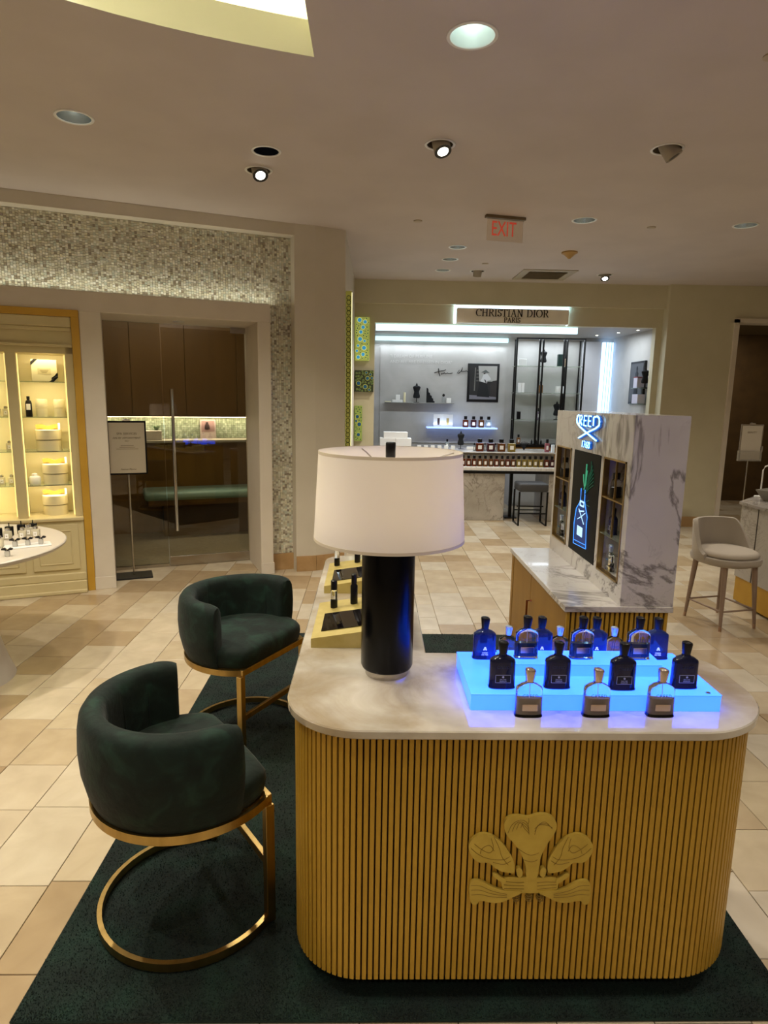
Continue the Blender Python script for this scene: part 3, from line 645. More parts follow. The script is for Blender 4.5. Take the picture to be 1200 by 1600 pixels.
for k in range(3): groove([(400, 625 + k * 26), (500, 635 + k * 22), (545, 632 + k * 24)], dy=.0065); groove([(640, 635 + k * 24), (700, 628 + k * 24), (780, 630 + k * 20)], dy=.0065)
part('engraving', gv, emb_d, e, kind='stuff')
for cx in (490, 583, 665):
    b = MB()
    for s_ in (-1, 1):
        for k in range(3): x0, z0 = EM(cx, 775 - k * 18); x1, z1 = EM(cx + s_ * 26, 752 - k * 18); b.tube([(x0, FY - .003, z0), ((x0 + x1) / 2, FY - .004, z0), (x1, FY - .003, z1)], .0016, 5)
    x0, z0 = EM(cx, 798); x1, z1 = EM(cx, 715); b.tube([(x0, FY - .003, z0), (x1, FY - .003, z1)], .0012, 5)
    part('fern_sprig', b, emb_d, e)

# ------------------------------------------------------------------ table lamp
lx, ly = .054, 1.72
t = thing('table_lamp', 'black cylinder table lamp with a large white drum shade', 'lamp', (lx, ly, .78))
b = MB(); b.lathe([(.060, 0), (.061, .002), (.061, .020)], 48); part('base_ring', b, steel, t)
b = MB(); b.lathe([(.060, .019), (.070, .022), (.0735, .030), (.0735, .46), (.070, .468), (.02, .47)], 64); part('body', b, blackl, t)
b = MB(); b.lathe([(.008, .47), (.008, .62)], 12); part('stem', b, steel, t)
sh = mat('shade_linen', '#f2eeea', .8); N, L, bb = nodes(sh)
tr = N.new('ShaderNodeBsdfTranslucent'); tr.inputs[0].default_value = lin('#f6eee2'); mx = N.new('ShaderNodeMixShader'); mx.inputs[0].default_value = .45
tc = N.new('ShaderNodeTexCoord'); wv = N.new('ShaderNodeTexNoise'); wv.inputs['Scale'].default_value = 60; mp = N.new('ShaderNodeMapping'); mp.inputs['Scale'].default_value = (1, 1, 12); L.new(tc.outputs['Object'], mp.inputs[0]); L.new(mp.outputs[0], wv.inputs['Vector'])
bp = N.new('ShaderNodeBump'); bp.inputs['Strength'].default_value = .08; bp.inputs['Distance'].default_value = .002; L.new(wv.outputs[0], bp.inputs['Height']); L.new(bp.outputs[0], bb.inputs['Normal'])
L.new(bb.outputs[0], mx.inputs[1]); L.new(tr.outputs[0], mx.inputs[2]); L.new(mx.outputs[0], N['Material Output'].inputs[0])
b = MB(); n = 96; R0, R1, Z0, Z1 = .206, .193, .392, .630
ring = lambda r, z: [(r * math.cos(2 * PI * i / n), r * math.sin(2 * PI * i / n), z) for i in range(n)]
b.loft([ring(R0, Z0), ring(R1, Z1), ring(R1 - .0015, Z1), ring(R0 - .0015, Z0), ring(R0, Z0)], cap=False); shd = part('shade', b, sh, t, angle=60)
for r, z in ((R0 + .0005, Z0 + .003), (R1 + .0005, Z1 - .003)):
    b = MB(); b.loft([[(q[0], q[1], q[2] + dz) for q in ring(r, z)] for dz in (-.004, .004)] + [[(q[0] * .99, q[1] * .99, q[2] + .004) for q in ring(r, z)]], cap=False)
    part('hem', b, mat('shade_hem', '#cdc1b0', .8), shd)
b = MB()
for a in (2.0, 4.1 + .05, .35): b.tube([(0.008 * math.cos(a), .008 * math.sin(a), .60), (.12 * math.cos(a), .12 * math.sin(a), .602), (.16 * math.cos(a), .16 * math.sin(a), .615), (.190 * math.cos(a), .190 * math.sin(a), .622)], .0022, 6)
b.lathe([(.014, .597), (.014, .603)], 16); part('spider', b, steel, t)
b = MB(); b.lathe([(.006, .603), (.007, .612), (.0125, .613), (.0135, .616), (.0135, .652), (.0115, .655)], 24); part('finial', b, black, t)
b = MB(); b.lathe([(.005, .40), (.02, .44), (.028, .48), (.02, .52), (.004, .53)], 16, c=(.03, 0)); part('bulb', b, mat('bulb', '#fff', .4, emit='#ffe9c8', es=2), t)
light('POINT', (lx, ly, 1.27), 1.6, (1, .92, .78), .05)

# ------------------------------------------------------------------ illuminated riser
led = mat('blue_acrylic', '#3f9bff', .35)
N, L, bb = nodes(led); bb.inputs['Emission Color'].default_value = (.015, .062, 1, 1); bb.inputs['Emission Strength'].default_value = 4.6
led2 = mat('blue_acrylic_top', '#3f9bff', .25); led2.node_tree.nodes['Principled BSDF'].inputs['Emission Color'].default_value = (.018, .073, 1, 1); led2.node_tree.nodes['Principled BSDF'].inputs['Emission Strength'].default_value = 4.6; led3 = mat('acrylic_seam', '#2f6fe0', .3, emit='#2c6ff0', es=.9)  # top plates glow brighter: inner-light gradient put into a separate material
t = thing('light_riser', 'glowing blue two-step acrylic riser carrying the perfume bottles', 'riser', (0, 0, .78))
b = MB(); b.box(.260, .896, 1.495, 1.764, 0.0, .041, .001); part('lower_tier', b, led, t)
b = MB(); b.box(.2605, .8955, 1.4955, 1.7635, .041, .042); part('joint', b, led3, t)
b = MB(); b.box(.259, .897, 1.494, 1.765, .042, .045, .001); part('lower_tier_top', b, led2, t)
b = MB(); b.box(.361, .789, 1.601, 1.693, .0452, .076, .001); part('upper_tier', b, led, t)
b = MB(); b.box(.3615, .7885, 1.6015, 1.6925, .076, .077); part('joint', b, led3, t)
b = MB(); b.box(.36, .79, 1.60, 1.694, .077, .080, .001); part('upper_tier_top', b, led2, t)
b = MB(); b.lathe([(.006, .0452), (.006, .047), (.004, .048)], 12, c=(.866, 1.505)); part('screw_cap', b, chrome, t)

# ------------------------------------------------------------------ perfume bottles
def sup(w_, d_, z, n=28, p=3.2):
    out = []
    for i in range(n):
        a = 2 * PI * i / n; c_, s_ = math.cos(a), math.sin(a)
        out.append((w_ * math.copysign(abs(c_) ** (2 / p), c_), d_ * math.copysign(abs(s_) ** (2 / p), s_), z))
    return out
def perfume(name, label, loc, body_m, cap_m, style, group, H_=.118, rz=0):
    t = thing(name, label, 'perfume bottle', loc, rz, group)
    k = H_ / .118
    prof = [(.0330, .0155, 0), (.0330, .0155, .003), (.0316, .0145, .0045), (.0314, .0142, .03), (.0310, .014, .066), (.0298, .0134, .071), (.020, .0115, .078), (.0105, .0088, .0815), (.009, .0082, .086)]
    b = MB(); b.loft([sup(a * k, d * k, z * k) for a, d, z in prof]); body = part('body', b, body_m, t, angle=50)
    cp = [(.0085, .008, .0845), (.0095, .0085, .088), (.0125, .010, .112), (.0115, .0095, .1155), (.006, .006, .118)]
    b = MB(); rr = [sup(a * k, d * k, z * k, 20, 2.6) for a, d, z in cp]
    rr = [[(x + (z / k - .085) * .02, y, z + (x * -.12 if i > 1 else 0)) for x, y, z in r] for i, r in enumerate(rr)]
    b.loft(rr); part('cap', b, cap_m, t, angle=50)
    if style in ('clear', 'amber'):
        b = MB(); top = .046 if style == 'clear' else .044
        b.loft([sup(a * k, d * k, z * k) for a, d, z in ((.029, .0122, .006), (.0285, .0118, .03), (.0282, .0116, top - .002), (.027, .011, top))])
        part('perfume_liquid', b, mat('amber_liquid', '#8d7a64', .2) if style == 'clear' else mat('dark_liquid', '#14284a', .12), t)
        b = MB(); b.tube([(.0, 0, top * k), (0, 0, .08 * k)], .0008, 6); part('dip_tube', b, whitem, t)
        yy = -.0158 * k
        b = MB(); b.box(-.018 * k, .018 * k, yy, yy + .0012, .017 * k, .034 * k, .0004); part('metal_label', b, mat('rose_steel', '#c4ae9e', .18, 1), t)
        text('lettering', 'CREED', .0105 * k, mat('etched_blue', '#2b6d9c', .4) if style == 'clear' else mat('etched_dark', '#35507c', .4), t, Matrix.Translation((0, -.0148 * k, .0545 * k)) @ FRONT, .0003, space=1.25)
    elif style == 'black':
        yy = -.0155 * k; o = MB()
        for q in ((-.0185, .0185, .0165, .0172), (-.0185, .0185, .0358, .0365), (-.0185, -.0178, .0165, .0365), (.0178, .0185, .0165, .0365)): o.box(q[0] * k, q[1] * k, yy, yy + .0012, q[2] * k, q[3] * k)
        part('label_frame', o, mat('silver_print', '#b8bccc', .3, .6), t)
        b = MB(); b.box(-.0178 * k, .0178 * k, yy + .0006, yy + .002, .0172 * k, .0358 * k); part('label_plate', b, black, t)
        text('lettering', 'EAU DE\nPARFUM', .0048, mat('silver_print', '#b8bccc'), t, Matrix.Translation((0, yy, .0225 * k)) @ FRONT, .0002)
        b = MB(); b.lathe([(.0028, -.0003), (.0028, .0003)], 8); q = MB(); q.merge(b, Matrix.Translation((0, yy, .0315 * k)) @ FRONT); part('crest', q, mat('silver_print', '#b8bccc'), t)
        text('embossing', 'CREED', .0095, mat('emboss_blue', '#222c4a', .3), t, Matrix.Translation((0, -.0142 * k, .055 * k)) @ FRONT, .0003, space=1.2)
    elif style == 'blue':
        text('lettering', 'CREED\nDE MER', .0055, mat('white_print', '#e8f2ff', .4, emit='#dfeeff', es=.3), t, Matrix.Translation((0, -.0149 * k, .0165 * k)) @ FRONT, .0002)
        b = MB()
        for a, r, z in ((0, .0035, .033), (-.003, .0022, .0288), (.003, .0022, .0288)): q = MB(); q.lathe([(r, -.0003), (r, .0003)], 10); b.merge(q, Matrix.Translation((a, -.0149 * k, z * k)) @ FRONT)
        part('crest', b, mat('white_print', '#e8f2ff'), t)
    elif style == 'small':
        text('lettering', 'CREED', .0085, mat('etched_blue', '#2b6d9c', .4), t, Matrix.Translation((0, -.0148 * k, .05 * k)) @ FRONT, .0003)
    return t
pglass = mat('perfume_glass', '#f2f8ff', .0, trans=1, ior=1.42)
rose = mat('rose_cap', '#cdbcb2', .15, .85)
darkb = mat('dark_blue_glass', '#0b1230', .08, coat=.5)
blueb = mat('blue_glass', '#2a3d6c', .08, trans=.5, ior=1.4, coat=.3)
D = .78
for p, l in (((.400, 1.473), 'clear perfume bottle with bronze cap on the marble, left of the front three'), ((.570, 1.475), 'clear perfume bottle with bronze cap on the marble, middle of the front three'), ((.732, 1.477), 'clear perfume bottle with bronze cap on the marble, right of the front three')):
    perfume('clear_perfume_bottle', l, (p[0], p[1], D), pglass, rose, 'clear', 'clear bottles in front of the riser', .124)
for p, l in (((.344, 1.535), 'black perfume bottle at the left end of the lower riser step'), ((.487, 1.537), 'black perfume bottle second from the left on the lower riser step'), ((.653, 1.531), 'black perfume bottle third from the left on the lower riser step'), ((.819, 1.542), 'black perfume bottle at the right end of the lower riser step')):
    perfume('black_perfume_bottle', l, (p[0], p[1], D + .0455), darkb, black, 'black', 'black bottles on the lower riser step', .124)
for p, l in (((.431, 1.645), 'black capped clear bottle with navy liquid, left on the upper riser step'), ((.583, 1.645), 'black capped clear bottle with navy liquid, middle of the upper riser step'), ((.738, 1.645), 'black capped clear bottle with navy liquid, right on the upper riser step')):
    perfume('navy_perfume_bottle', l, (p[0], p[1], D + .0805), pglass, black, 'amber', 'navy bottles on the upper riser step', .118)
for p, l in (((.331, 1.722), 'blue glass perfume bottle at the rear left corner of the riser'), ((.495, 1.73), 'blue glass perfume bottle behind the left and middle navy bottles'), ((.652, 1.73), 'blue glass perfume bottle behind the middle and right navy bottles'), ((.829, 1.73), 'blue glass perfume bottle at the rear right corner of the riser')):
    perfume('blue_perfume_bottle', l, (p[0], p[1], D + .0455), blueb, black, 'blue', 'blue bottles at the back of the riser', .122)
for p, l in (((.423, 1.825), 'small clear bottle behind the riser, left one'), ((.578, 1.825), 'small clear bottle behind the riser, middle one'), ((.743, 1.825), 'small clear bottle behind the riser, right one')):
    perfume('small_clear_bottle', l, (p[0], p[1], D), pglass, mat('clear_cap', '#cfe4ff', .05, .6), 'small', 'small clear bottles behind the riser', .104)

# ------------------------------------------------------------------ gold tester wedges with vials
def wedge(y0, y1, label):
    t = thing('tester_stand', label, 'display stand', (0, 0, .78))
    x0, x1, za, sl = -.178, .13, .03, .15
    zt = lambda x: za + sl * (x - x0)
    g_ = noise_mat('gold_leaf', [(.3, '#b5a25c'), (.7, '#c8b672')], 20, rough=.4, metal=.4)
    b = MB(); b.loft([[(x, y0, 0), (x, y1, 0), (x, y1, zt(x)), (x, y0, zt(x))] for x in (x0, x1)]); part('wedge_body', b, g_, t, angle=0)
    b = MB(); b.loft([[(x, y0 + .05, zt(x) + .0003), (x, y0 + .215, zt(x) + .0003), (x, y0 + .215, zt(x) + .003), (x, y0 + .05, zt(x) + .003)] for x in (x0 + .028, x1 - .02)]); part('screen', b, mat('dark_screen', '#0b0709', .05, coat=1), t, angle=0)
    return zt
def vial(loc, label, kind):
    t = thing('tester_vial', label, 'vial', loc, 0, 'tester vials on the gold stands')
    if kind == 'clear':
        b = MB(); b.lathe([(.0125, 0), (.0125, .028)], 18); part('base', b, black, t)
        b = MB(); b.lathe([(.0118, .028), (.012, .03), (.012, .062), (.008, .066)], 18); part('glass_tube', b, glass, t)
        b = MB(); b.lathe([(.0112, .066), (.0112, .098), (.009, .10)], 18); part('cap', b, black, t)
    elif kind == 'dome':
        b = MB(); b.lathe([(.0125, 0), (.0125, .032)], 18); part('base', b, black, t)
        b = MB(); b.lathe([(.0118, .032), (.012, .062), (.009, .072), (.002, .076)], 18); part('glass_dome', b, glass, t)
    else:
        b = MB(); b.lathe([(.013, 0), (.013, .066), (.009, .072), (.009, .075)], 18); part('body', b, black, t)
        b = MB(); b.lathe([(.010, .075), (.010, .106), (.008, .108)], 18); part('cap', b, black, t)
z1 = wedge(1.896, 2.25, 'gold wedge tester stand with dark screen, nearer the lamp')
z2 = wedge(2.462, 2.82, 'gold wedge tester stand with dark screen, far end of desk')
vial((-.122, 2.175, .78 + z1(-.122)), 'half clear tester vial with black cap on the nearer gold stand', 'clear')
vial((-.052, 2.19, .78 + z1(-.052)), 'solid black tester vial on the nearer gold stand', 'black')
vial((-.142, 2.76, .78 + z2(-.142)), 'glass domed tester vial on the farther gold stand', 'dome')
vial((-.052, 2.77, .78 + z2(-.052)), 'solid black tester vial on the farther gold stand', 'black')
vial((.150, 2.62, .78), 'glass domed tester vial standing right of the lamp body', 'dome')

# ------------------------------------------------------------------ green barrel chairs
def smoothstep(a, b_, x): x = max(0, min(1, (x - a) / (b_ - a))); return x * x * (3 - 2 * x)
def barrel_chair(loc, rz, label):
    t = thing('barrel_chair', label, 'chair', loc, rz, 'green velvet barrel chairs beside the desk')
    R = .27; A = math.radians(55)
    # backrest shell: local +X is the front
    b = MB(); rings = []; n = 72; a0 = math.radians(77)
    for i in range(n + 1):
        a = a0 + (2 * PI - 2 * a0) * i / n
        e_ = min(i, n - i) / 2.0; sh_ = 1 if e_ >= 1 else .80 + .20 * math.sqrt(max(0, 1 - (1 - e_) ** 2)); dz_ = .014 * max(0, 1 - min(i, n - i) / 5.) ** 2
        tuft = .004 * abs(math.sin((a - PI) * 7.0)) ** .35 if abs(a - PI) < 1.35 else .004
        prof = []
        for r, z in ((.262, .405), (.276, .44), (.289, .50), (.293, .56), (.290, .62), (.284, .655), (.272, .673), (.25, .679), (.230, .673), (.220, .655), (.216, .62), (.214, .56), (.212, .50), (.215, .405)):
            if r < .226: r = r - tuft
            mid = .25; r = mid + (r - mid) * (sh_ if sh_ < 1 else 1); prof.append((r * math.cos(a), r * math.sin(a), z - (dz_ if z > .6 else 0)))
        rings.append(prof)
    b.loft(rings); part('backrest', b, velvet, t, angle=60)
    sm_ = MB()
    for k in range(-4, 5):
        a = PI + k * PI / 7
        if abs(k) <= 3: sm_.tube([(r * math.cos(a), r * math.sin(a), z) for r, z in ((.209, .48), (.2115, .56), (.2165, .62), (.2225, .652))], .0013, 5)
    part('seam', sm_, mat('seam_dark', '#06120f', .9), t, kind='stuff')
    def Dout(r, ch, n=40, rc=.03):
        xc = R * math.cos(A); pts = arc(0, 0, r, math.atan2(r * .80, xc - rc + ch), 2 * PI - math.atan2(r * .80, xc - rc + ch), n)
        ytop = pts[0][1]
        return pts + [(xc + ch - .012, -ytop + .010), (xc + ch, -ytop + .03), (xc + ch + .004, -ytop * .5), (xc + ch + .005, 0), (xc + ch + .004, ytop * .5), (xc + ch, ytop - .03), (xc + ch - .012, ytop - .010)]
    b = MB(); b.loft([[(x, y, z) for x, y in Dout(.262 + dr_, ch)] for dr_, ch, z in ((-.012, .0, .405), (-.004, .006, .42), (0, .010, .445), (-.002, .008, .468), (-.012, -.004, .482), (-.04, -.03, .490), (-.12, -.10, .494))]); part('seat', b, velvet, t, angle=60)
    xc = R * math.cos(A); yc = R * math.sin(A); th = .022
    rail = arc(0, 0, R - .004, A, 2 * PI - A, 48)
    b = MB(); b.tube([(x, y, .3925) for x, y in rail], 0, flat=(.026, .012)); b.box(xc - .012, xc + .012, -yc, yc, .3795, .4055, .001); b.prism([(x * .96, y * .96) for x, y in rail], .400, .406); part('seat_rail', b, brass, t)
    for s_ in (-1, 1):
        b = MB(); b.box(xc - .013, xc + .013, s_ * yc - .013, s_ * yc + .013, 0, .3795, .001); part('leg', b, brass, t)
    b = MB(); b.tube([(x, y, .0125) for x, y in rail], 0, flat=(.025, .014)); part('floor_ring', b, brass, t)
    b = MB(); b.box(xc - .008, xc + .008, -yc, yc, .175, .20, .001); part('footrest', b, brass, t)
    return t
barrel_chair((-.535, 1.765, RZ), math.radians(35), 'green velvet barrel chair nearest the viewer, turned half away')
barrel_chair((-.558, 2.79, RZ), math.radians(-29), 'green velvet barrel chair farther back, seat facing the desk')

# ------------------------------------------------------------------ marble tower on slatted cabinet
t = thing('marble_display_tower', 'tall veined marble tower on a gilded slatted cabinet behind the desk', 'display tower')
b = MB(); b.box(.80, 1.20, 2.43, 3.405, .014, .73); part('cabinet_body', b, slatback, t)
b = MB(); b.box(.775, 1.208, 2.405, 3.415, .73, .7545, .002); part('countertop', b, calac, t)
for y0, y1 in ((2.62, 2.985), (2.99, 3.36)):
    b = MB(); b.box(.788, .80, y0, y1, .08, .725, .001); d = part('door', b, gold_front, t)
    if y0 > 2.8:
        pass
    if y0 > 2.8: continue
    b = MB(); yh = y1 - .03
    b.tube([(.787, yh, .46), (.765, yh, .46), (.765, yh, .60), (.787, yh, .60)], .005, 8); part('handle', b, copper, d)
for y0, y1 in ((2.425, 2.615), (3.365, 3.405)): b = MB(); b.box(.786, .80, y0, y1, .08, .725, .001); part('side_panel', b, gold_front, t)
sm2 = MB(); sm2.box(-.0065, .0065, -.008, .008, .03, .729, .001); s2 = sm2.mesh('slat'); s2.materials.append(slat_m)
x = .793
while x < 1.20:
    o = link('slat', s2, None, t); o.location = (x, 2.421, 0); x += .0196
X0 = .995; X1 = 1.206; TB, TT = .755, 1.503
def yz(mb, y0, y1, z0, z1, x0=X0, x1=X0 + .14): return mb.box(x0, x1, y0, y1, z0, z1)
b = MB(); b.box(X0 + .14, X1, 2.41, 3.43, TB, TT)
yz(b, 2.41, 3.43, 1.322, TT); yz(b, 2.41, 3.43, TB, .834)
for y0, y1 in ((2.41, 2.455), (2.695, 2.735), (3.10, 3.148), (3.39, 3.43)): yz(b, y0, y1, .834, 1.322)
b.box(X0 + .015, X0 + .14, 2.735, 3.10, .834, 1.322)
bmesh.ops.remove_doubles(b.bm, verts=b.bm.verts, dist=1e-5); part('tower', b, calac, t, angle=0)
for y0, y1 in ((2.455, 2.695), (3.148, 3.39)):
    b = MB(); f = .007
    for q in ((y0, y1, 1.322 - f, 1.322), (y0, y1, .834, .834 + f), (y0, y0 + f, .834, 1.322), (y1 - f, y1, .834, 1.322)): yz(b, *q, x0=X0 - .004, x1=X0 + .02)
    ym = (y0 + y1) / 2 - .005 if y0 < 3 else (y0 + y1) / 2
    yz(b, ym - .002, ym + .002, .99 if y0 < 3 else 1.0, 1.322, x0=X0 + .002, x1=X0 + .01)
    part('niche_frame', b, brass, t)
    for z in (1.157, 1.0):
        b = MB(); yz(b, y0, y1, z - (.006 if z > 1.1 else .003), z, x0=X0 - .002, x1=X0 + .138); part('shelf', b, brass if z > 1.1 else shelfglass, t)
sc = thing('video_screen', 'black portrait screen showing a blue-lit bottle and green palm frond', 'screen', (X0, 0, 0))
b = MB(); b.box(-.002, .014, 2.737, 3.098, .836, 1.320); part('panel', b, mat('screen_black', '#08090a', .45), sc); MATS['screen_black'].node_tree.nodes['Principled BSDF'].inputs['Specular IOR Level'].default_value = .12
def draw(mb, pts, w_, x=-.004):
    P_ = [Vector((x, p[0], p[1])) for p in pts]
    mb.tube(P_, w_, 5)
blue_e = mat('screen_blue', '#000', .5, emit='#3f8fff', es=1.6); wht_e = mat('screen_white', '#000', .5, emit='#a8d4ff', es=1.5); grn_e = mat('screen_green', '#000', .5, emit='#3f9a70', es=.9); dgr_e = mat('screen_dark_green', '#000', .5, emit='#1c5038', es=.7); deep_e = mat('screen_deep_blue', '#000', .5, emit='#14336c', es=.8)
b = MB(); b.prismM([(2.955, 1.10), (2.95, 1.085), (3.008, 1.045), (3.02, .96), (3.01, .885), (2.85, .885), (2.853, .996), (2.85, 1.03), (2.878, 1.065), (2.905, 1.10)], -.0025, -.003, lambda u, v, d: (d, u, v)); part('image_bottle_fill', b, deep_e, sc, angle=0)
b = MB(); draw(b, [(2.958, 1.15), (2.957, 1.088), (3.008, 1.047), (3.027, .97), (3.019, .874), (2.84, .885), (2.853, .996), (2.848, 1.03), (2.876, 1.065), (2.9, 1.1), (2.903, 1.15)], .0018); draw(b, [(3.02, .892), (2.842, .902)], .0015); part('image_bottle_outline', b, blue_e, sc)
b = MB(); draw(b, [(2.955, 1.09), (2.955, 1.07), (2.905, 1.07), (2.905, 1.09), (2.955, 1.09)], .004); draw(b, [(2.97, 1.05), (2.93, 1.02), (2.89, .99)], .002); draw(b, [(2.88, 1.045), (2.93, 1.02), (2.98, 1.0)], .002); draw(b, [(2.96, 1.04), (2.90, 1.05)], .0035); part('image_emblem', b, wht_e, sc)
b = MB(); b.box(-.004, -.0032, 2.903, 2.978, .925, .970); part('image_label', b, wht_e, sc)
b = MB(); draw(b, [(2.903, 1.269), (2.905, 1.22), (2.90, 1.178), (2.92, 1.15)], .0032); draw(b, [(2.938, 1.218), (2.93, 1.19), (2.917, 1.164)], .003); draw(b, [(2.89, 1.24), (2.90, 1.19)], .002); part('image_leaf', b, grn_e, sc)
b = MB()
for k in range(7): z0 = 1.13 + k * .014; draw(b, [(2.90 - k * .004, z0), (2.86 - k * .003, z0 + .03), (2.80 - k * .002 + k * k * .0016, z0 + .055 + k * .003)], .0018)
draw(b, [(2.88, 1.086), (2.831, 1.083)], .0018); draw(b, [(2.873, 1.10), (2.84, 1.112)], .0016); part('image_leaf', b, dgr_e, sc)
# neon logo
ng = thing('neon_logo', 'white-blue glowing CREED letters over crossed blades on marble tower', 'sign', (X0, 0, 0))
neo = mat('neon_tube', '#9fdcff', .4, emit='#8fd6ff', es=3); neob = mat('channel_letter_blue', '#1d4f9c', .4, emit='#1f62c8', es=.5)
def stroke(pts, nm='letter', w_=.0028):
    b = MB(); b.tube([(-.012, y, z) for y, z in pts], w_, 6); part(nm, b, neo, ng)
    b = MB(); b.tube([(-.005, y - .003, z - .001) for y, z in pts], 0, flat=(.009, .008)); part(nm + '_back', b, neob, ng)
stroke([(3.045, 1.488), (3.062, 1.480), (3.066, 1.465), (3.058, 1.45), (3.02, 1.435), (2.924, 1.412), (2.785, 1.383)], 'blade_c', .0034)
stroke([(2.83, 1.484), (2.79, 1.488), (2.768, 1.481), (2.758, 1.465), (2.763, 1.45), (2.80, 1.436), (2.91, 1.412), (3.024, 1.381)], 'blade_d', .0034)
stroke([(3.025, 1.445), (3.025, 1.487), (3.000, 1.487), (2.99, 1.478), (3.0, 1.466), (3.022, 1.465), (2.99, 1.443)], 'letter_r')
for y0 in (2.962, 2.902): stroke([(y0 - .035, 1.486), (y0, 1.487), (y0, 1.465), (y0 - .03, 1.465), (y0, 1.465), (y0, 1.442), (y0 - .035, 1.441)], 'letter_e')
stroke([(2.835, 1.484), (2.835, 1.445)], 'letter_d')
for y0, g_ in ((2.965, '1'), (2.945, '7'), (2.915, '6'), (2.885, '0')):
    gl = {'1': [(0, 0), (0, .028)], '7': [(0, .028), (-.018, .028), (-.005, 0)], '6': [(-.016, .028), (0, .016), (0, .002), (-.016, 0), (-.018, .012), (0, .014)], '0': [(0, .004), (0, .024), (-.01, .028), (-.02, .022), (-.02, .005), (-.01, 0), (0, .004)]}[g_]
    stroke([(y0 + a, 1.343 + z_) for a, z_ in gl], 'numeral', .0018)
light('AREA', (X0 - .05, 2.91, 1.43), .25, (.5, .8, 1), .25, (X0 - 1, 2.91, 1.43), sy=.1)
# bottles in the niches
def niche(kind, y, z, label):
    loc = (X0 + .034, y, z); cols = {'black': (darkb, black), 'clear': (pglass, mat('clear_cap', '#cfe4ff')), 'jar': (pglass, black)}
    if kind == 'jar':
        t = thing('niche_bottle', label, 'perfume bottle', loc, -PI / 2)
        b = MB(); b.lathe([(.024, 0), (.024, .042), (.02, .046)], 24); part('base_cup', b, black, t)
        b = MB(); b.lathe([(.019, .046), (.022, .055), (.018, .072), (.011, .076)], 24); part('glass_body', b, glass, t)
        b = MB(); b.lathe([(.014, .076), (.015, .10), (.013, .103)], 20); part('cap', b, black, t)
    else:
        perfume('niche_bottle', label, loc, cols[kind][0], cols[kind][1], 'black' if kind == 'black' else 'small', None, .112, -PI / 2)
for y, w_ in ((2.636, 'near'), (3.352, 'far')):
    niche('jar', y, 1.158, 'black capped bottle in the top cell of the %s niche' % w_)
    niche('black', y, 1.001, 'tall black bottle in the middle cell of the %s niche' % w_)
    niche('clear', y, .842, 'clear bottle in the bottom cell of the %s niche' % w_)

# ------------------------------------------------------------------ grey stool and counter, right
t = thing('grey_stool', 'light grey upholstered low-back chair with tapered wooden legs', 'chair', (2.53, 4.37, 0), math.radians(-76))
b = MB(); rings = []; n = 48; sp = math.radians(100)
for i in range(n + 1):
    a = PI - sp + 2 * sp * i / n; d = abs(a - PI) / sp; top = .738 - .215 * smoothstep(.50, 1.0, d); rr = .21
    rings.append([(r * math.cos(a), r * math.sin(a), z) for r, z in ((rr - .015, .455), (rr + .006, .475), (rr + .012 + .02 * (top - .48), (top + .48) / 2), (rr + .014 + .03 * (top - .48), top - .010), (rr + .004, top), (rr - .012, top - .004), (rr - .018, (top + .48) / 2), (rr - .022, .475))])
b.loft(rings); part('backrest', b, linen, t, angle=60)
b = MB(); b.loft([sup(.222 * k, .212 * k, z, 40, 2.4) for k, z in ((.86, .445), (.97, .455), (1, .478), (.985, .498), (.9, .502))]); part('seat_shell', b, linen, t, angle=60)
b = MB(); b.loft([sup(.204 * k, .194 * k, z, 40, 2.4) for k, z in ((.96, .503), (1, .515), (.98, .533), (.85, .545), (.4, .551))]); part('cushion', b, mat('linen_light', '#b8aea0', .9), t, angle=60)
lw_ = noise_mat('taupe_wood', [(.3, '#8a7462'), (.7, '#9c8674')], 12, rough=.5, stretch=(1, 1, .1))
feet = []
for sx, sy_ in ((1, 1), (1, -1), (-1, 1), (-1, -1)):
    a_ = Vector((.135 * sx, .125 * sy_, .455)); f_ = Vector((.172 * sx, .145 * sy_, 0)); feet.append((sx, sy_))
    b = MB(); b.loft([[tuple(a_.lerp(f_, u) + Vector((r * math.cos(q), r * math.sin(q), 0))) for q in (2 * PI * k / 12 for k in range(12))] for u, r in ((0, .021), (.5, .016), (.93, .011))]); lg = part('leg', b, lw_, t)
    b = MB(); b.loft([[tuple(a_.lerp(f_, u) + Vector((r * math.cos(q), r * math.sin(q), 0))) for q in (2 * PI * k / 12 for k in range(12))] for u, r in ((.93, .0115), (1, .010))]); part('ferrule', b, mat('rose_ferrule', '#b89a86', .3, .8), lg)
for p, q in (((1, 1), (1, -1)), ((-1, 1), (-1, -1)), ((1, 1), (-1, 1)), ((1, -1), (-1, -1))):
    b = MB(); g_ = lambda s_: (.161 * s_[0], .139 * s_[1], .135); b.tube([g_(p), g_(q)], .007, 8); part('stretcher', b, lw_, t)
t = thing('marble_counter', 'marble-clad counter with gold base panel at the right edge', 'counter')
cp = [(2.88, 3.3), (4.4, 3.3), (4.4, 5.55), (3.56, 5.55), (2.88, 4.87)]
b = MB(); b.prism(inset(cp, .02), .215, .785); part('body', b, marble('counter_marble', '#b9b2a8', '#a9a298', '#6a625a', 1.4, .25, .02, 1.5), t, angle=0)
b = MB(); b.prism(cp, .785, .805); part('worktop', b, marble('counter_top', '#a9a29a', '#8f8880', '#6a625a', 2, .2, .03, 1.2), t, angle=0)
b = MB(); b.prism(inset(cp, .03), .02, .215); part('base_panel', b, noise_mat('gold_base', [(.3, '#b5871a'), (.7, '#c49828')], 6, rough=.4, metal=.2), t, angle=0)
b = MB(); b.prism(inset(cp, .07), .0, .02); part('kick', b, black, t)
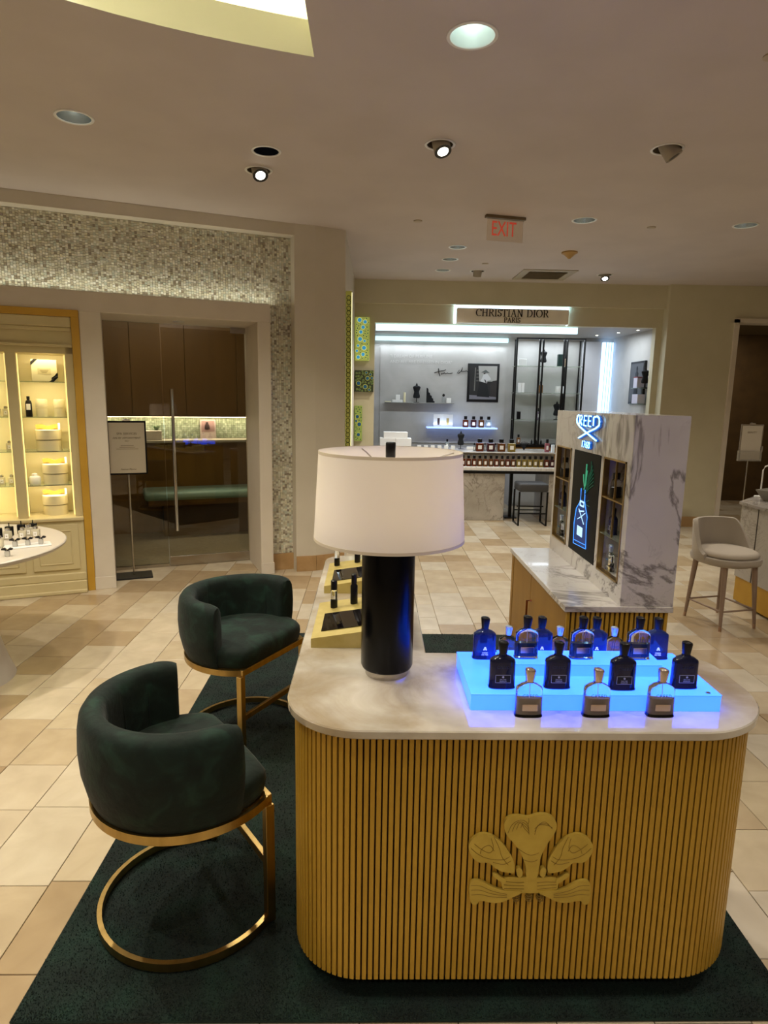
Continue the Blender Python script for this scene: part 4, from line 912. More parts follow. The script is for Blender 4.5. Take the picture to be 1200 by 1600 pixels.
for yy in (4.64, 4.1, 3.6):
    b = MB(); b.box(2.896, 2.9, yy - .0025, yy + .0025, .216, .784); part('joint', b, mat('joint_dark', '#4b443c', .8), t)
b = MB(); b.loft([[(x * s_, y * s_, z) for x, y in ((-.11, -.11), (.11, -.11), (.11, .11), (-.11, .11))] for s_, z in ((.50, 0), (.92, .085), (.87, .085), (.45, .012))]); o = part('bowl', b, mat('grey_ceramic', '#8f8a80', .4), thing('square_bowl', 'flared square grey bowl on the right marble counter', 'bowl', (3.17, 4.90, .806), .6), angle=0)
b = MB(); b.lathe([(.035, .05), (.045, .075), (.035, .098), (.01, .105)], 20); part('contents', b, mat('glossy_white', '#e8f4f0', .1), o.parent)
b = MB(); b.tube([(0, 0, 0), (0, 0, .22), (.015, 0, .25), (.05, 0, .26)], .006, 8); q = thing('bent_stand', 'thin bent white rod stand on the right counter', 'stand', (3.20, 5.13, .806)); part('rod', b, white, q); b = MB(); b.lathe([(.045, 0), (.045, .006)], 24); part('foot', b, white, q)
sr = sign_stand((4.18, 7.0, 0), 0, 'silver framed notice on a thin pole by the brown doorway', .25, .40, 1.335, mat('silver_frame', '#b8aea0', .25, .8))
text('lettering', 'BEAUTY', .028, mat('pale_ink', '#8a7d68'), sr, Matrix.Translation((0, -.0245, 1.25)) @ FRONT)
b = MB(); b.box(-.14, .125, -.04, -.02, .935, 1.05, .002); b.box(.115, .125, -.045, -.02, 1.04, 1.10); part('leaflet_pocket', b, mat('clear_acrylic', '#d8d0c0', .05, trans=.7, ior=1.3), sr)

# ------------------------------------------------------------------ ceiling fixtures
def fixture(x, y, r, kind, label):
    t = thing('ceiling_light', label, 'ceiling light', (x, y, CZ), 0, 'round ceiling lights')
    b = MB(); n = 40; rg_ = lambda rr, z: [(rr * math.cos(2 * PI * i / n), rr * math.sin(2 * PI * i / n), z) for i in range(n)]
    b.loft([rg_(r + .012, -.001), rg_(r + .010, -.004), rg_(r - .002, -.004), rg_(r - .003, 0), rg_(r + .012, -.001)], cap=False); part('trim_ring', b, white, t)
    return t
clabels = ['large bright frosted ceiling downlight nearest the camera', 'dim mirrored ceiling downlight above the left display cabinet', 'dark baffled ceiling downlight just above the small lit spot', 'lit swivel spotlight in the middle of the ceiling', 'lit swivel spotlight nearest the mosaic wall', 'unlit swivel spotlight on the right side of the ceiling', 'pale recessed downlight to the right of the exit sign', 'chrome downlight nearest of the row of three', 'chrome downlight in the middle of the row of three', 'chrome downlight farthest of the row of three', 'unlit swivel spotlight left of the air vent', 'lit swivel spotlight right of the air vent', 'chrome downlight at the right edge of the ceiling']
refl = mat('can_reflector', '#c8c8c4', .22, .9); reflw = mat('can_reflector_white', '#dfe6e2', .4, .3)
for i, ((x, y, r, k), lab) in enumerate(zip(cans, clabels)):
    t = fixture(x, y, r, k, lab)
    if k == 'down':
        dark = (i == 2); b = MB(); n = 40
        b.loft([[(rr * math.cos(2 * PI * j / n) * (1 + (.012 if (j % 2 and not dark) else 0)), rr * math.sin(2 * PI * j / n), z) for j in range(n)] for rr, z in ((r - .002, 0), (r - .006, .05), (r - .022, .11), (r - .03, .14))], cap=False)
        part('reflector', b, mat('dark_baffle', '#30303a', .3, .7) if dark else (reflw if i == 0 else refl), t)
        b = MB(); b.lathe([(r - .03, .139), (r - .03, .15)], 32); part('lamp_disc', b, black if dark else mat('lamp_disc_on' if i == 0 else 'lamp_disc_dim', '#fff', .4, emit='#e6fff4' if i == 0 else '#fff2dc', es=1.1 if i == 0 else .5), t)
        pw = {0: 30, 1: 55, 2: 45, 6: 50, 7: 48, 8: 52, 9: 55, 12: 50}[i]
        light('POINT', (x, y, CZ + .09), {0: .14, 2: .02}.get(i, .13), (.85, 1, .95), .03)  # small point light added in the can to brighten its reflector
        light('SPOT', (x, y, CZ - .006), pw, NEUT if i == 0 else WARM, .04, (x, y, 0), 118, .7)
    else:
        b = MB(); b.lathe([(r - .002, 0), (r - .002, .10), (r - .01, .102)], 32); b.bm.faces.ensure_lookup_table()
        b2 = MB(); n = 32; rgs = lambda rr, z: [(rr * math.cos(2 * PI * j / n), rr * math.sin(2 * PI * j / n), z) for j in range(n)]
        b2.loft([rgs(r - .002, 0), rgs(r - .002, .09), rgs(.001, .09)], cap=False); part('housing', b2, mat('housing_tan', '#6a5f4c', .6), t); b.bm.free()
        tilt = {3: (.22, -.45, -1), 4: (.28, -.62, -1), 5: (.62, -.15, -1), 10: (0, .4, -1), 11: (-.1, -.5, -1)}[i]
        dv = Vector(tilt).normalized(); Rm = dv.to_track_quat('Z', 'Y').to_matrix().to_4x4()
        q = MB(); q.lathe([(.046, -.02), (.048, .0), (.048, .05), (.048, .075), (.044, .075), (.040, .06)], 28); hb = MB(); hb.merge(q, Matrix.Translation((0, 0, .02)) @ Rm); hd = part('lamp_head', hb, mat('head_grey', '#a39a8a', .5), t)
        q = MB(); q.lathe([(.030 if k == 'adj' else .038, .0745), (.030, .0765)], 24); hb = MB(); hb.merge(q, Matrix.Translation((0, 0, .02)) @ Rm)
        part('lens', hb, mat('spot_on', '#fff', .4, emit='#fffbe8', es=9) if k == 'adj' else mat('spot_off', '#4a4438', .4), hd)
        q = MB(); q.lathe([(.0478, .068), (.0478, .0762), (.031, .0762), (.031, .068)], 28); hb = MB(); hb.merge(q, Matrix.Translation((0, 0, .02)) @ Rm); part('bezel', hb, black if k == 'adj' else mat('head_grey', '#a39a8a'), hd)
        if k == 'adj':
            p = Vector((x, y, CZ + .02)) + dv * .10; light('SPOT', p, 34, NEUT, .03, p + dv, 55, .6)
t = thing('exit_sign', 'edge-lit clear panel exit sign with red letters hanging from ceiling', 'exit sign', (1.02, 5.25, CZ), math.radians(13))
b = MB(); b.box(-.165, .165, -.02, .02, -.022, 0, .002); part('canopy', b, mat('sign_canopy', '#7a6a50', .4, .4), t)
b = MB(); b.box(-.15, .15, -.003, .003, -.185, -.022); part('acrylic_panel', b, mat('sign_acrylic', '#f3e9dc', .02, trans=.95, ior=1.2), t)
text('lettering', 'EXIT', .155, mat('exit_red', '#d8503c', .5, emit='#e2503c', es=.25), t, Matrix.Translation((-.012, -.0045, -.10)) @ FRONT @ Matrix.Diagonal((.66, 1, 1, 1)), .0008)
def small(name, x, y, r, label, prof, m_):
    b = MB(); b.lathe([(r * a, -z) for a, z in prof], 24); solo(name, b, m_, label, 'ceiling fitting', (x, y, CZ))
capm = mat('cap_beige', '#b7a890', .5)
small('sprinkler_cap', .355, 5.433, .035, 'flat round sprinkler cap left of the exit sign', ((1, 0), (1, .006), (.8, .008)), capm)
small('sprinkler_cap', 2.251, 5.463, .035, 'flat round sprinkler cap on the right half of the ceiling', ((1, 0), (1, .006), (.8, .008)), capm)
small('sprinkler_cap', 1.17, 7.0, .035, 'flat round sprinkler cap by the unlit spotlight near the vent', ((1, 0), (1, .006), (.8, .008)), capm)
small('sprinkler_cap', 1.615, 2.86, .035, 'flat round sprinkler cap at the right picture edge near the viewer', ((1, 0), (1, .006), (.8, .008)), capm)
small('smoke_detector', 1.872, 6.401, .075, 'conical beige smoke detector beyond the exit sign', ((1, 0), (1, .012), (.75, .02), (.35, .045), (.15, .06), (.05, .062)), mat('detector_tan', '#b08c50', .5))
t = thing('air_vent', 'rectangular ceiling air vent with louvres before the alcove', 'vent', (1.93, 7.53, CZ))
b = MB(); b.box(-.30, .30, -.29, -.20, -.008, 0, .002); b.box(-.30, .30, .20, .29, -.008, 0, .002); b.box(-.30, -.21, -.2, .2, -.008, 0, .002); b.box(.21, .30, -.2, .2, -.008, 0, .002); part('frame', b, mat('vent_paint', '#a89c84', .5), t)
b = MB(); b.box(-.21, .21, -.2, .2, -.003, -.001); part('backing', b, mat('vent_dark', '#3b3426', .8), t)
for k in range(9):
    b = MB(); b.rbox((0, -.18 + k * .045, -.008), (.42, .03, .002), Matrix.Rotation(.6, 3, 'X')); part('louvre', b, mat('vent_paint', '#a89c84'), t)

# ------------------------------------------------------------------ brand sign (serif lettering built from strokes)
def A_(cx, cz, rx, rz_, a0, a1, n=14): return [(cx + rx * math.cos(math.radians(a0 + (a1 - a0) * i / n)), cz + rz_ * math.sin(math.radians(a0 + (a1 - a0) * i / n))) for i in range(n + 1)]
def sf(x, z, w_=.16): return [(x - w_, z), (x + w_, z)]
GL = {
 'C': (.78, [A_(.45, .5, .40, .49, 50, 310), [(.72, .72), (.72, .98)]]),
 'H': (.92, [[(.18, 0), (.18, 1)], [(.74, 0), (.74, 1)], [(.18, .52), (.74, .52)], sf(.18, 0), sf(.18, 1), sf(.74, 0), sf(.74, 1)]),
 'R': (.80, [[(.18, 0), (.18, 1)], [(.18, 1)] + A_(.40, .76, .24, .24, 90, -90) + [(.18, .52)], [(.40, .52), (.74, 0)], sf(.18, 0), sf(.14, 1, .12), [(.68, 0), (.84, 0)]]),
 'I': (.40, [[(.2, 0), (.2, 1)], sf(.2, 0), sf(.2, 1)]),
 'S': (.60, [A_(.3, .75, .2, .24, 30, 270) + A_(.3, .26, .23, .25, 90, -150), [(.5, .78), (.5, .98)], [(.07, .02), (.07, .24)]]),
 'T': (.74, [[(.37, 0), (.37, 1)], [(.03, 1), (.71, 1)], sf(.37, 0), [(.03, .8), (.03, 1)], [(.71, .8), (.71, 1)]]),
 'A': (.84, [[(.12, 0), (.42, 1)], [(.42, 1), (.72, 0)], [(.22, .36), (.62, .36)], sf(.12, 0, .12), sf(.72, 0, .14)]),
 'N': (.90, [[(.18, 0), (.18, 1)], [(.18, 1), (.72, 0)], [(.72, 0), (.72, 1)], sf(.18, 0, .13), [(.03, 1), (.2, 1)], sf(.72, 1, .13)]),
 'D': (.88, [[(.18, 0), (.18, 1)], [(.18, 1), (.38, 1)] + A_(.38, .5, .42, .5, 90, -90) + [(.18, 0)], [(.04, 0), (.2, 0)], [(.04, 1), (.2, 1)]]),
 'O': (.94, [A_(.46, .5, .41, .5, 0, 360, 26)]),
 'P': (.72, [[(.18, 0), (.18, 1)], [(.18, 1), (.36, 1)] + A_(.38, .74, .26, .26, 90, -90) + [(.18, .48)], sf(.18, 0), [(.04, 1), (.2, 1)]]),
 ' ': (.40, [])}
def serif(txt, size, y, cx, z0):
    W = sum(GL[c_][0] + .06 for c_ in txt) * size; x = cx - W / 2; b = MB()
    for c_ in txt:
        wd, sts = GL[c_]
        for st in sts:
            for p, q in zip(st, st[1:]):
                p_ = Vector((x + p[0] * size, z0 + p[1] * size)); q_ = Vector((x + q[0] * size, z0 + q[1] * size)); d_ = q_ - p_; L_ = d_.length
                if L_ < 1e-6: continue
                th = size * (.045 + .10 * abs(d_.y / L_) ** 1.5) * (1.0 if not (c_ in 'NA' and abs(d_.x / L_) < .4 and (p[0] < .2)) else .6)
                nn = Vector((-d_.y, d_.x)) / L_ * th / 2; ex = d_ / L_ * size * .012
                pts = [p_ - ex + nn, q_ + ex + nn, q_ + ex - nn, p_ - ex - nn]
                b.prismM([tuple(k) for k in pts], y, y - .006, lambda u, v, d: (u, d, v))
        x += (wd + .06) * size
    return b
t = thing('brand_sign', 'pale box sign reading CHRISTIAN DIOR PARIS with white halo light', 'sign', (0, 0, 0))
b = MB(); b.box(1.02, 2.375, 7.985, 8.09, 2.465, 2.637, .003); part('sign_box', b, mat('sign_face', '#f2ecde', .5), t)
b = MB(); b.box(1.0, 2.395, 8.075, 8.098, 2.637, 2.672); b.box(.995, 1.018, 8.075, 8.098, 2.465, 2.672); b.box(2.377, 2.395, 8.075, 8.098, 2.465, 2.672); part('halo_strip', b, mat('cool_led', '#dff4ff', .5, emit='#cfeeff', es=3.2), t)
inkb = mat('sign_lettering', '#2a2018', .5)
part('lettering', serif('CHRISTIAN DIOR', .083, 7.9849, 1.69, 2.545), inkb, t, angle=0)
part('lettering', serif('PARIS', .055, 7.9849, 1.69, 2.478), inkb, t, angle=0)
cool_led = mat('cool_led', '#dff4ff')
b = MB(); b.box(.045, 2.55, 8.16, 8.20, 2.375, 2.452); solo('header_light_strip', b, mat('cool_led_soft', '#dff4ff', .5, emit='#bfe6f2', es=1.5), 'long cool white light strip under the alcove header', 'light strip')
b = MB(); b.box(.05, 2.0, 9.64, 9.69, 2.385, 2.445); solo('cove_light_strip', b, mat('cool_led_cove', '#dff4ff', .5, emit='#b8dce4', es=1.2), 'cool white light strip along the top of alcove back wall', 'light strip')
b = MB(); b.box(3.395, 3.545, 9.60, 9.66, .0, 2.41); q = thing('light_column', 'glowing vertical white-blue light column in the alcove corner', 'light column'); part('diffuser', b, mat('column_led', '#dff4ff', .5, emit='#a9cfff', es=2.0), q)
b = MB()
for x in (3.435, 3.475, 3.515): b.box(x - .003, x + .003, 9.594, 9.60, 0, 2.41)
part('fin', b, mat('column_fin', '#8fb0e0', .4), q)
for i, (x, y) in enumerate(((.38, 8.9), (.75, 8.9), (1.85, 8.9), (3.15, 9.2), (3.3, 8.8), (3.42, 8.45))):
    q = thing('alcove_spotlight', ['tiny alcove ceiling spotlight above the left shelf end', 'tiny alcove ceiling spotlight above the black bust shelf', 'tiny alcove ceiling spotlight left of the black shelving', 'tiny alcove ceiling spotlight by the light column', 'tiny alcove ceiling spotlight in the middle of the right row', 'tiny alcove ceiling spotlight nearest on the right row'][i], 'spotlight', (x, y, 2.47))
    b = MB(); b.lathe([(.028, 0), (.028, -.004), (.018, -.005)], 16); part('rim', b, white, q); b = MB(); b.lathe([(.017, -.0045), (.015, -.007)], 16); part('lens', b, mat('spot_on', '#fff'), q)

# ------------------------------------------------------------------ alcove contents
def bust(loc, h, label):
    t = thing('dress_form', label, 'mannequin', loc, 0); k = h / .30
    b = MB(); b.lathe([(.045 * k, 0), (.045 * k, .006 * k), (.006 * k, .01 * k), (.005 * k, .07 * k)], 20); part('stand', b, blackm, t)
    b = MB(); b.lathe([(.035 * k, .065 * k), (.052 * k, .075 * k), (.054 * k, .10 * k), (.040 * k, .15 * k), (.038 * k, .165 * k), (.056 * k, .215 * k), (.060 * k, .235 * k), (.045 * k, .25 * k), (.016 * k, .258 * k), (.014 * k, .275 * k), (.008 * k, .285 * k), (.002 * k, .30 * k)], 24, sy=.7); part('torso', b, mat('matte_black', '#0c0c0e', .8), t)
    return t
def flacon(name, loc, w_, h, liquid, label, group=None, depth=None):
    t = thing(name, label, 'perfume bottle', loc, 0, group); d_ = depth or w_ * .8
    b = MB(); b.box(-w_ / 2, w_ / 2, -d_ / 2, d_ / 2, 0, h * .68, w_ * .06); part('body', b, liquid, t)
    b = MB(); b.box(-w_ * .28, w_ * .28, -d_ * .32, d_ * .32, h * .70, h, w_ * .05); part('cap', b, black, t)
    b = MB(); b.box(-w_ * .24, w_ * .24, -d_ / 2 - .002, -d_ / 2, h * .18, h * .48); part('label_plate', b, whitem, t)
    return t
am = [mat('amber_a', '#6a2f18', .15, trans=.3), mat('amber_b', '#4a1c22', .15, trans=.3), mat('amber_c', '#6e4220', .15, trans=.3), mat('amber_d', '#9a8440', .15, trans=.3)]
# left floating shelf
b = MB(); b.box(.20, 1.22, 9.50, 9.684, 1.485, 1.497, .002); solo('wall_shelf', b, mat('grey_shelf', '#8a8880', .4), 'thin grey floating shelf with busts on the left alcove wall', 'shelf')
sy0 = 9.58; Z = 1.4975
b = MB(); b.box(-.075, .075, -.04, .04, 0, .035, .002); solo('white_box', b, whitem, 'flat white box under the cube on the grey shelf', 'box', (.387, sy0, Z))
b = MB(); b.box(-.03, .03, -.03, .03, 0, .072, .003); solo('white_cube', b, whitem, 'white cube box stacked on the flat box', 'box', (.392, sy0, Z + .0355))
b = MB(); b.box(-.045, .045, -.03, .03, 0, .012, .002); solo('flat_tin', b, kraft, 'low cream tin at the left end of the grey shelf', 'tin', (.245, sy0, Z))
b = MB(); b.lathe([(.016, 0), (.016, .14), (.014, .143)], 20); solo('cream_tube', b, kraft, 'slim upright cream tube beside the stacked white boxes', 'tube', (.492, sy0, Z))
bust((.668, sy0, Z), .285, 'black dress form bust on the grey floating shelf')
b = MB(); b.prismM([(0, 0), (.12, 0), (.12, .02), (.10, .03), (.098, .06), (.078, .07), (.075, .10), (.052, .11), (.048, .14), (.028, .15), (.022, .20), (.006, .215), (0, .215)], 0, .05, lambda u, v, d: (u - .06, d - .025, v)); solo('stepped_ornament', b, mat('matte_black', '#0c0c0e'), 'black stepped stair-shaped ornament on the grey shelf', 'ornament', (.875, sy0, Z))
t = thing('round_capped_bottle', 'clear bottle with round black stopper on the grey shelf', 'perfume bottle', (1.068, sy0, Z)); b = MB(); b.box(-.022, .022, -.015, .015, 0, .09, .004); part('body', b, glass, t); b = MB(); b.lathe([(.004, .09), (.018, .10), (.02, .115), (.012, .13), (.002, .134)], 16); part('stopper', b, black, t)
b = MB(); b.box(-.032, .032, -.03, .03, 0, .072, .003); solo('white_cube', b, whitem, 'white cube candle box at the right end of the grey shelf', 'box', (1.145, sy0, Z))
# lower lit shelf
b = MB(); b.box(.83, 1.87, 9.48, 9.684, 1.125, 1.145, .002); solo('lit_shelf', b, mat('blue_lit_shelf', '#b8ccff', .3, emit='#8fb0ff', es=1.3), 'blue-glowing glass shelf below the framed photograph', 'shelf')
t = thing('open_book_display', 'white open card display with bottle pictures on the blue-lit shelf', 'display card', (1.07, 9.58, 1.1455)); 
for s_, rz_ in ((-1, .12), (1, -.12)):
    b = MB(); b.box(0 if s_ > 0 else -.145, .145 if s_ > 0 else 0, -.004, .004, 0, .185); o = part('page', b, whitem, t); o.rotation_euler = (0, 0, -s_ * .2)
    b = MB(); b.box(s_ * .07 - .018, s_ * .07 + .018, -.006, -.004, .03, .13) ; part('print', b, mat('print_brown' if s_ < 0 else 'print_gold', '#3b2622' if s_ < 0 else '#b59a5a', .6), o)
for i, x in enumerate((1.405, 1.525, 1.64, 1.75)):
    flacon('shelf_flacon', (x, 9.58, 1.1455), .08, .165, am[(0, 1, 2, 3)[i]] if i < 3 else mat('pale_glass', '#b8c4c8', .1, trans=.5), ['first square flacon from the left on the blue-lit shelf', 'second square flacon on the blue-lit shelf, darkest purple one', 'third square flacon on the blue-lit shelf', 'pale clear square flacon at the right of the blue-lit shelf'][i], 'flacons on the blue-lit shelf')
# framed photo
t = thing('framed_photograph', 'black framed portrait photo of a figure in a wide hat', 'picture', (1.66, 9.684, 1.80))
b = MB(); b.box(-.235, .235, -.02, 0, -.28, .28, .003); fr = part('frame', b, black, t)
def ph(nm, pts, colr, d=-.0215): b = MB(); b.prismM(pts, d + .001, d, lambda u, v, dd: (u, dd, v)); part(nm, b, mat('photo_' + colr, colr, .6), t, angle=0)
ph('photo_sheet', [(-.205, -.25), (.205, -.25), (.205, .25), (-.205, .25)], '#1d1b19')
ph('photo_sky', [(-.06, 0.02), (.20, .02), (.20, .245), (-.08, .245)], '#a8a6a0', -.0225)
ph('photo_ground', [(-.20, -.24), (.20, -.24), (.20, -.205), (.06, -.19), (-.20, -.18)], '#77747a', -.0225)
ph('photo_column', [(-.135, -.12), (-.12, -.12), (-.115, .22), (-.13, .22)], '#6a6862', -.0225)
for k in range(4): ph('photo_shutter', [(-.105, .02 + k * .05), (-.07, .02 + k * .05), (-.07, .04 + k * .05), (-.105, .04 + k * .05)], '#4e4c48', -.0225)
ph('photo_skirt', [(-.055, .02), (.06, -.01), (.10, -.21), (-.09, -.20)], '#08080a', -.0235)
ph('photo_jacket', [(-.045, .02), (.055, -.005), (.06, .03), (.115, .05), (.10, .08), (.06, .13), (.0, .125), (-.02, .07)], '#c8c8c6', -.0245)
ph('photo_hat', [(-.04, .15), (.09, .145), (.03, .19)], '#5c605c', -.0245)
ph('photo_face', [(.0, .145), (.03, .145), (.02, .115), (.0, .12)], '#3a302c', -.024)
ph('photo_glove', [(.01, .05), (.03, .045), (.05, .005), (.035, .0)], '#15151a', -.0255)
ph('photo_crowd', [(.11, -.2), (.20, -.2), (.20, .04), (.14, .03), (.10, -.03)], '#2a2420', -.0235)
# signature and quote, flat print on the back wall
qt = thing('wall_lettering', 'faint white quotation in capitals high on the grey alcove wall', 'lettering', (0, 9.684, 0))
for z, s_ in ((2.165, '"I DREAM OF PERFUME'), (2.085, 'AND ALL ARE DRESSED IN DIOR"')): text('lettering', s_, .062, mat('faint_white', '#cfcdc8', .5), qt, Matrix.Translation((.27, -.001, z)) @ FRONT, .0008, align='LEFT')
qt = thing('wall_signature', 'black handwritten signature across the grey alcove wall', 'lettering', (0, 9.684, 0))
sg = MB()
def pen(pts): sg.tube([(x, -.003, z) for x, z in pts], .0055, 5)
pen([(.93, 1.935), (1.0, 1.955), (1.08, 1.97), (1.10, 1.985)]); pen([(.99, 2.0), (1.0, 1.93), (1.015, 1.885)]); pen([(1.035, 1.93), (1.04, 1.91), (1.05, 1.93)]); pen([(1.06, 1.92), (1.08, 1.94), (1.10, 1.92), (1.12, 1.935), (1.15, 1.925), (1.20, 1.935)])
pen([(1.30, 1.98), (1.27, 1.94), (1.29, 1.93), (1.33, 1.97), (1.345, 2.02), (1.335, 1.96), (1.36, 1.955), (1.37, 1.975), (1.38, 1.955), (1.40, 1.975), (1.42, 1.96), (1.44, 1.98)])
part('pen_stroke', sg, black, qt)
# black shelving
t = thing('black_shelving', 'tall black metal etagere with glass shelves against alcove wall', 'shelving')
for x in (2.075, 2.405, 2.455, 2.755, 2.80, 3.05):
    for y in ((9.38,) if x in (2.405, 2.755) else (9.38,)):
        b = MB(); b.box(x - .011, x + .011, y - .011, y + .011, .88, 2.43); part('post', b, blackm, t)
for x in (2.11, 2.48, 2.86, 3.07):
    b = MB(); b.box(x - .009, x + .009, 9.64, 9.66, .88, 2.43); part('post', b, blackm, t)
b = MB(); b.box(2.07, 3.06, 9.37, 9.39, 2.415, 2.435); b.box(2.07, 3.06, 9.37, 9.66, .88, .915); part('rail', b, blackm, t)
for z in (2.045, 1.665, 1.28):
    b = MB(); b.box(2.08, 3.05, 9.39, 9.65, z - .008, z); part('shelf', b, shelfglass, t)
b = MB(); b.box(2.06, 3.10, 9.40, 9.68, .0, .70); part('base_plinth', b, agrey, t)
b = MB(); b.box(2.06, 3.10, 9.38, 9.68, .70, .88); part('base_cupboard', b, mat('ochre_lacquer', '#8a5c20', .4), t)
ys = 9.5
b = MB(); b.box(-.058, .058, -.03, .03, 0, .10, .003); solo('white_carton', b, whitem, 'white carton on the top left shelf of the black shelving', 'box', (2.19, ys, 2.0455))
bust((2.497, ys, 2.0455), .25, 'black dress form bust on the top middle shelf of the shelving')
b = MB(); b.box(-.035, .035, -.03, .03, 0, .175, .002); solo('green_book', b, mat('dark_green', '#17322c', .5), 'dark green box upright on the top right shelf', 'box', (2.74, ys, 2.0455))
b = MB(); b.box(-.014, .014, -.014, .014, 0, .115, .002); solo('cream_stick', b, mat('peach_card', '#c9a98a', .6), 'slim peach carton beside the dark green box', 'box', (2.826, ys, 2.0455))
b = MB(); b.box(-.042, -.002, -.03, .03, 0, .14, .002); b.box(.002, .042, -.03, .03, 0, .14, .002); solo('white_cartons', b, whitem, 'tall white twin carton on the middle left shelf', 'box', (2.19, ys, 1.6655))
flacon('tall_flacon', (2.48, ys, 1.6655), .055, .165, mat('honey_glass', '#9a6a3a', .15, trans=.3), 'amber flacon with black cap on the middle shelf centre')
b = MB(); b.lathe([(.06, 0), (.064, .01), (.064, .09), (.06, .10)], 28); solo('white_candle', b, whitem, 'round white candle on the middle right shelf', 'candle', (2.76, ys, 1.6655))
b = MB(); b.box(-.026, .026, -.02, .02, 0, .11, .002); solo('black_carton', b, black, 'small black carton on the lower left shelf', 'box', (2.175, ys, 1.2805))
flacon('tall_flacon', (2.47, ys, 1.2805), .055, .165, mat('mauve_glass', '#8a7a8a', .15, trans=.3), 'mauve flacon with black cap on the lower middle shelf')
bust((2.735, ys, 1.2805), .27, 'black dress form bust on the lower right shelf of the shelving')
flacon('tall_flacon', (2.19, ys, .9155), .05, .14, mat('honey_glass', '#9a6a3a'), 'flacon with black cap at the foot of the shelving, left')
for i, x in enumerate((2.39, 2.46, 2.53)): 
    b = MB(); b.lathe([(.013, 0), (.013, .045), (.007, .05), (.007, .065)], 12); solo('tiny_vial', b, black, ['tiny black vial at the shelving foot, left of three', 'tiny black vial at the shelving foot, middle of three', 'tiny black vial at the shelving foot, right of three'][i], 'vial', (x, ys, .9155))
# right wall art and shelves
t = thing('framed_photograph', 'black framed photo on the right side wall of the alcove', 'picture', (3.57, 8.66, 1.81))
b = MB(); b.box(-.03, 0, -.23, .23, -.28, .28, .003); part('frame', b, black, t)
b = MB(); b.box(-.033, -.03, -.20, .20, -.25, .25); part('print', b, mat('grey_print', '#4d4f52', .4), t)
b = MB(); b.lathe([(.02, -.2), (.07, -.16), (.05, 0), (.04, .06), (.055, .12), (.02, .15), (.03, .18), (.02, .21), (.002, .22)], 18, c=(-.034, 0), sx=.06); part('print_figure', b, mat('print_dark', '#1e2024', .5), t)
for z, l in ((1.735, 'upper'), (1.535, 'lower')):
    b = MB(); b.box(3.40, 3.568, 8.22, 8.50, z - .01, z, .001); solo('glass_shelf', b, shelfglass, '%s glass shelf in front of the side wall photo' % l, 'shelf')
b = MB(); b.box(-.05, .05, -.06, .06, 0, .13, .003); solo('red_rimmed_box', b, mat('pale_lilac', '#c8c6d8', .5), 'pale box on the upper glass shelf before the photo', 'box', (3.47, 8.40, 1.7355))
b = MB(); b.box(-.053, .053, -.063, .063, 0, .012, .002); solo('red_tray', b, mat('dark_red', '#8a2a2c', .5), 'dark red flat tray lying on the pale box', 'tray', (3.47, 8.40, 1.866))
bust((3.49, 8.27, 1.7355), .26, 'black dress form bust on the upper side wall shelf')
b = MB(); b.box(-.05, .05, -.09, .09, 0, .12, .003); solo('pale_carton', b, mat('pale_lilac', '#c8c6d8'), 'pale carton on the lower side wall shelf', 'box', (3.47, 8.38, 1.5355))

# counter of the alcove
t = thing('alcove_counter', 'marble counter with black edge and stepped display before alcove', 'counter')
b = MB(); b.box(1.2, 1.745, 8.20, 8.9, .0, .618, .002); part('pedestal', b, calac2, t)
b = MB(); b.box(2.32, 2.40, 8.20, 8.9, .0, .618, .002); part('end_panel', b, calac2, t)
b = MB(); b.box(1.86, 1.90, 8.42, 8.46, 0, .618); b.box(1.80, 1.96, 8.36, 8.52, 0, .012); part('post', b, blackm, t)
b = MB(); b.box(.10, 2.42, 8.17, 9.0, .618, .652, .002); part('tabletop', b, blackm, t)
b = MB(); b.box(.12, 2.40, 8.19, 8.32, .652, .700, .002); part('tester_step', b, white, t)
b = MB(); b.box(.12, 2.40, 8.325, 8.95, .652, .868); part('riser', b, mat('riser_grey', '#9a9488', .4), t)
b = MB(); b.box(.12, 2.42, 8.30, 8.97, .868, .885, .003); part('riser_top', b, calac2, t)
b = MB(); b.box(.10, .75, 8.25, 8.9, 0, .618, .002); part('pedestal', b, calac2, t)
NB = 17
for i in range(NB):
    x = 1.20 + i * (2.36 - 1.20) / (NB - 1)
    c_ = am[(0, 0, 0, 2, 2, 2, 0, 2, 0, 2, 3, 3, 3, 3, 3, 0, 1)[i]]
    ordn = ['first', 'second', 'third', 'fourth', 'fifth', 'sixth', 'seventh', 'eighth', 'ninth', 'tenth', 'eleventh', 'twelfth', 'thirteenth', 'fourteenth', 'fifteenth', 'sixteenth', 'seventeenth']
    flacon('tester_flacon', (x, 8.265, .7005), .058, .145, c_, ('%s small %s square flacon from the lampshade in the counter row' % (ordn[i], ['rust', 'plum', 'brown', 'yellow'][am.index(c_)])), 'tester flacons in the long row')
for i in range(19):
    x = 1.20 + i * .065
    if x > 2.38: break
    b = MB(); b.box(-.028, .028, -.006, .0, 0, .040, .001); solo('white_price_card', b, whitem, 'small white card, number %s from the lampshade under the flacon row' % (['one', 'two', 'three', 'four', 'five', 'six', 'seven', 'eight', 'nine', 'ten', 'eleven', 'twelve', 'thirteen', 'fourteen', 'fifteen', 'sixteen', 'seventeen', 'eighteen', 'nineteen'][i]), 'card', (x, 8.189, .655), 0, 'white cards under the tester flacons')
for i, (x, c_) in enumerate(((1.43, 0), (1.575, 1), (1.715, 2), (1.85, 3))):
    flacon('large_flacon', (x, 8.40, .8855), .10, .165, am[c_], ['large amber flacon, leftmost of four on the counter riser', 'large dark plum flacon on the counter riser', 'large brown flacon, third of four on the counter riser', 'large yellow flacon, rightmost of four on the counter riser'][i], 'large flacons on the counter riser')
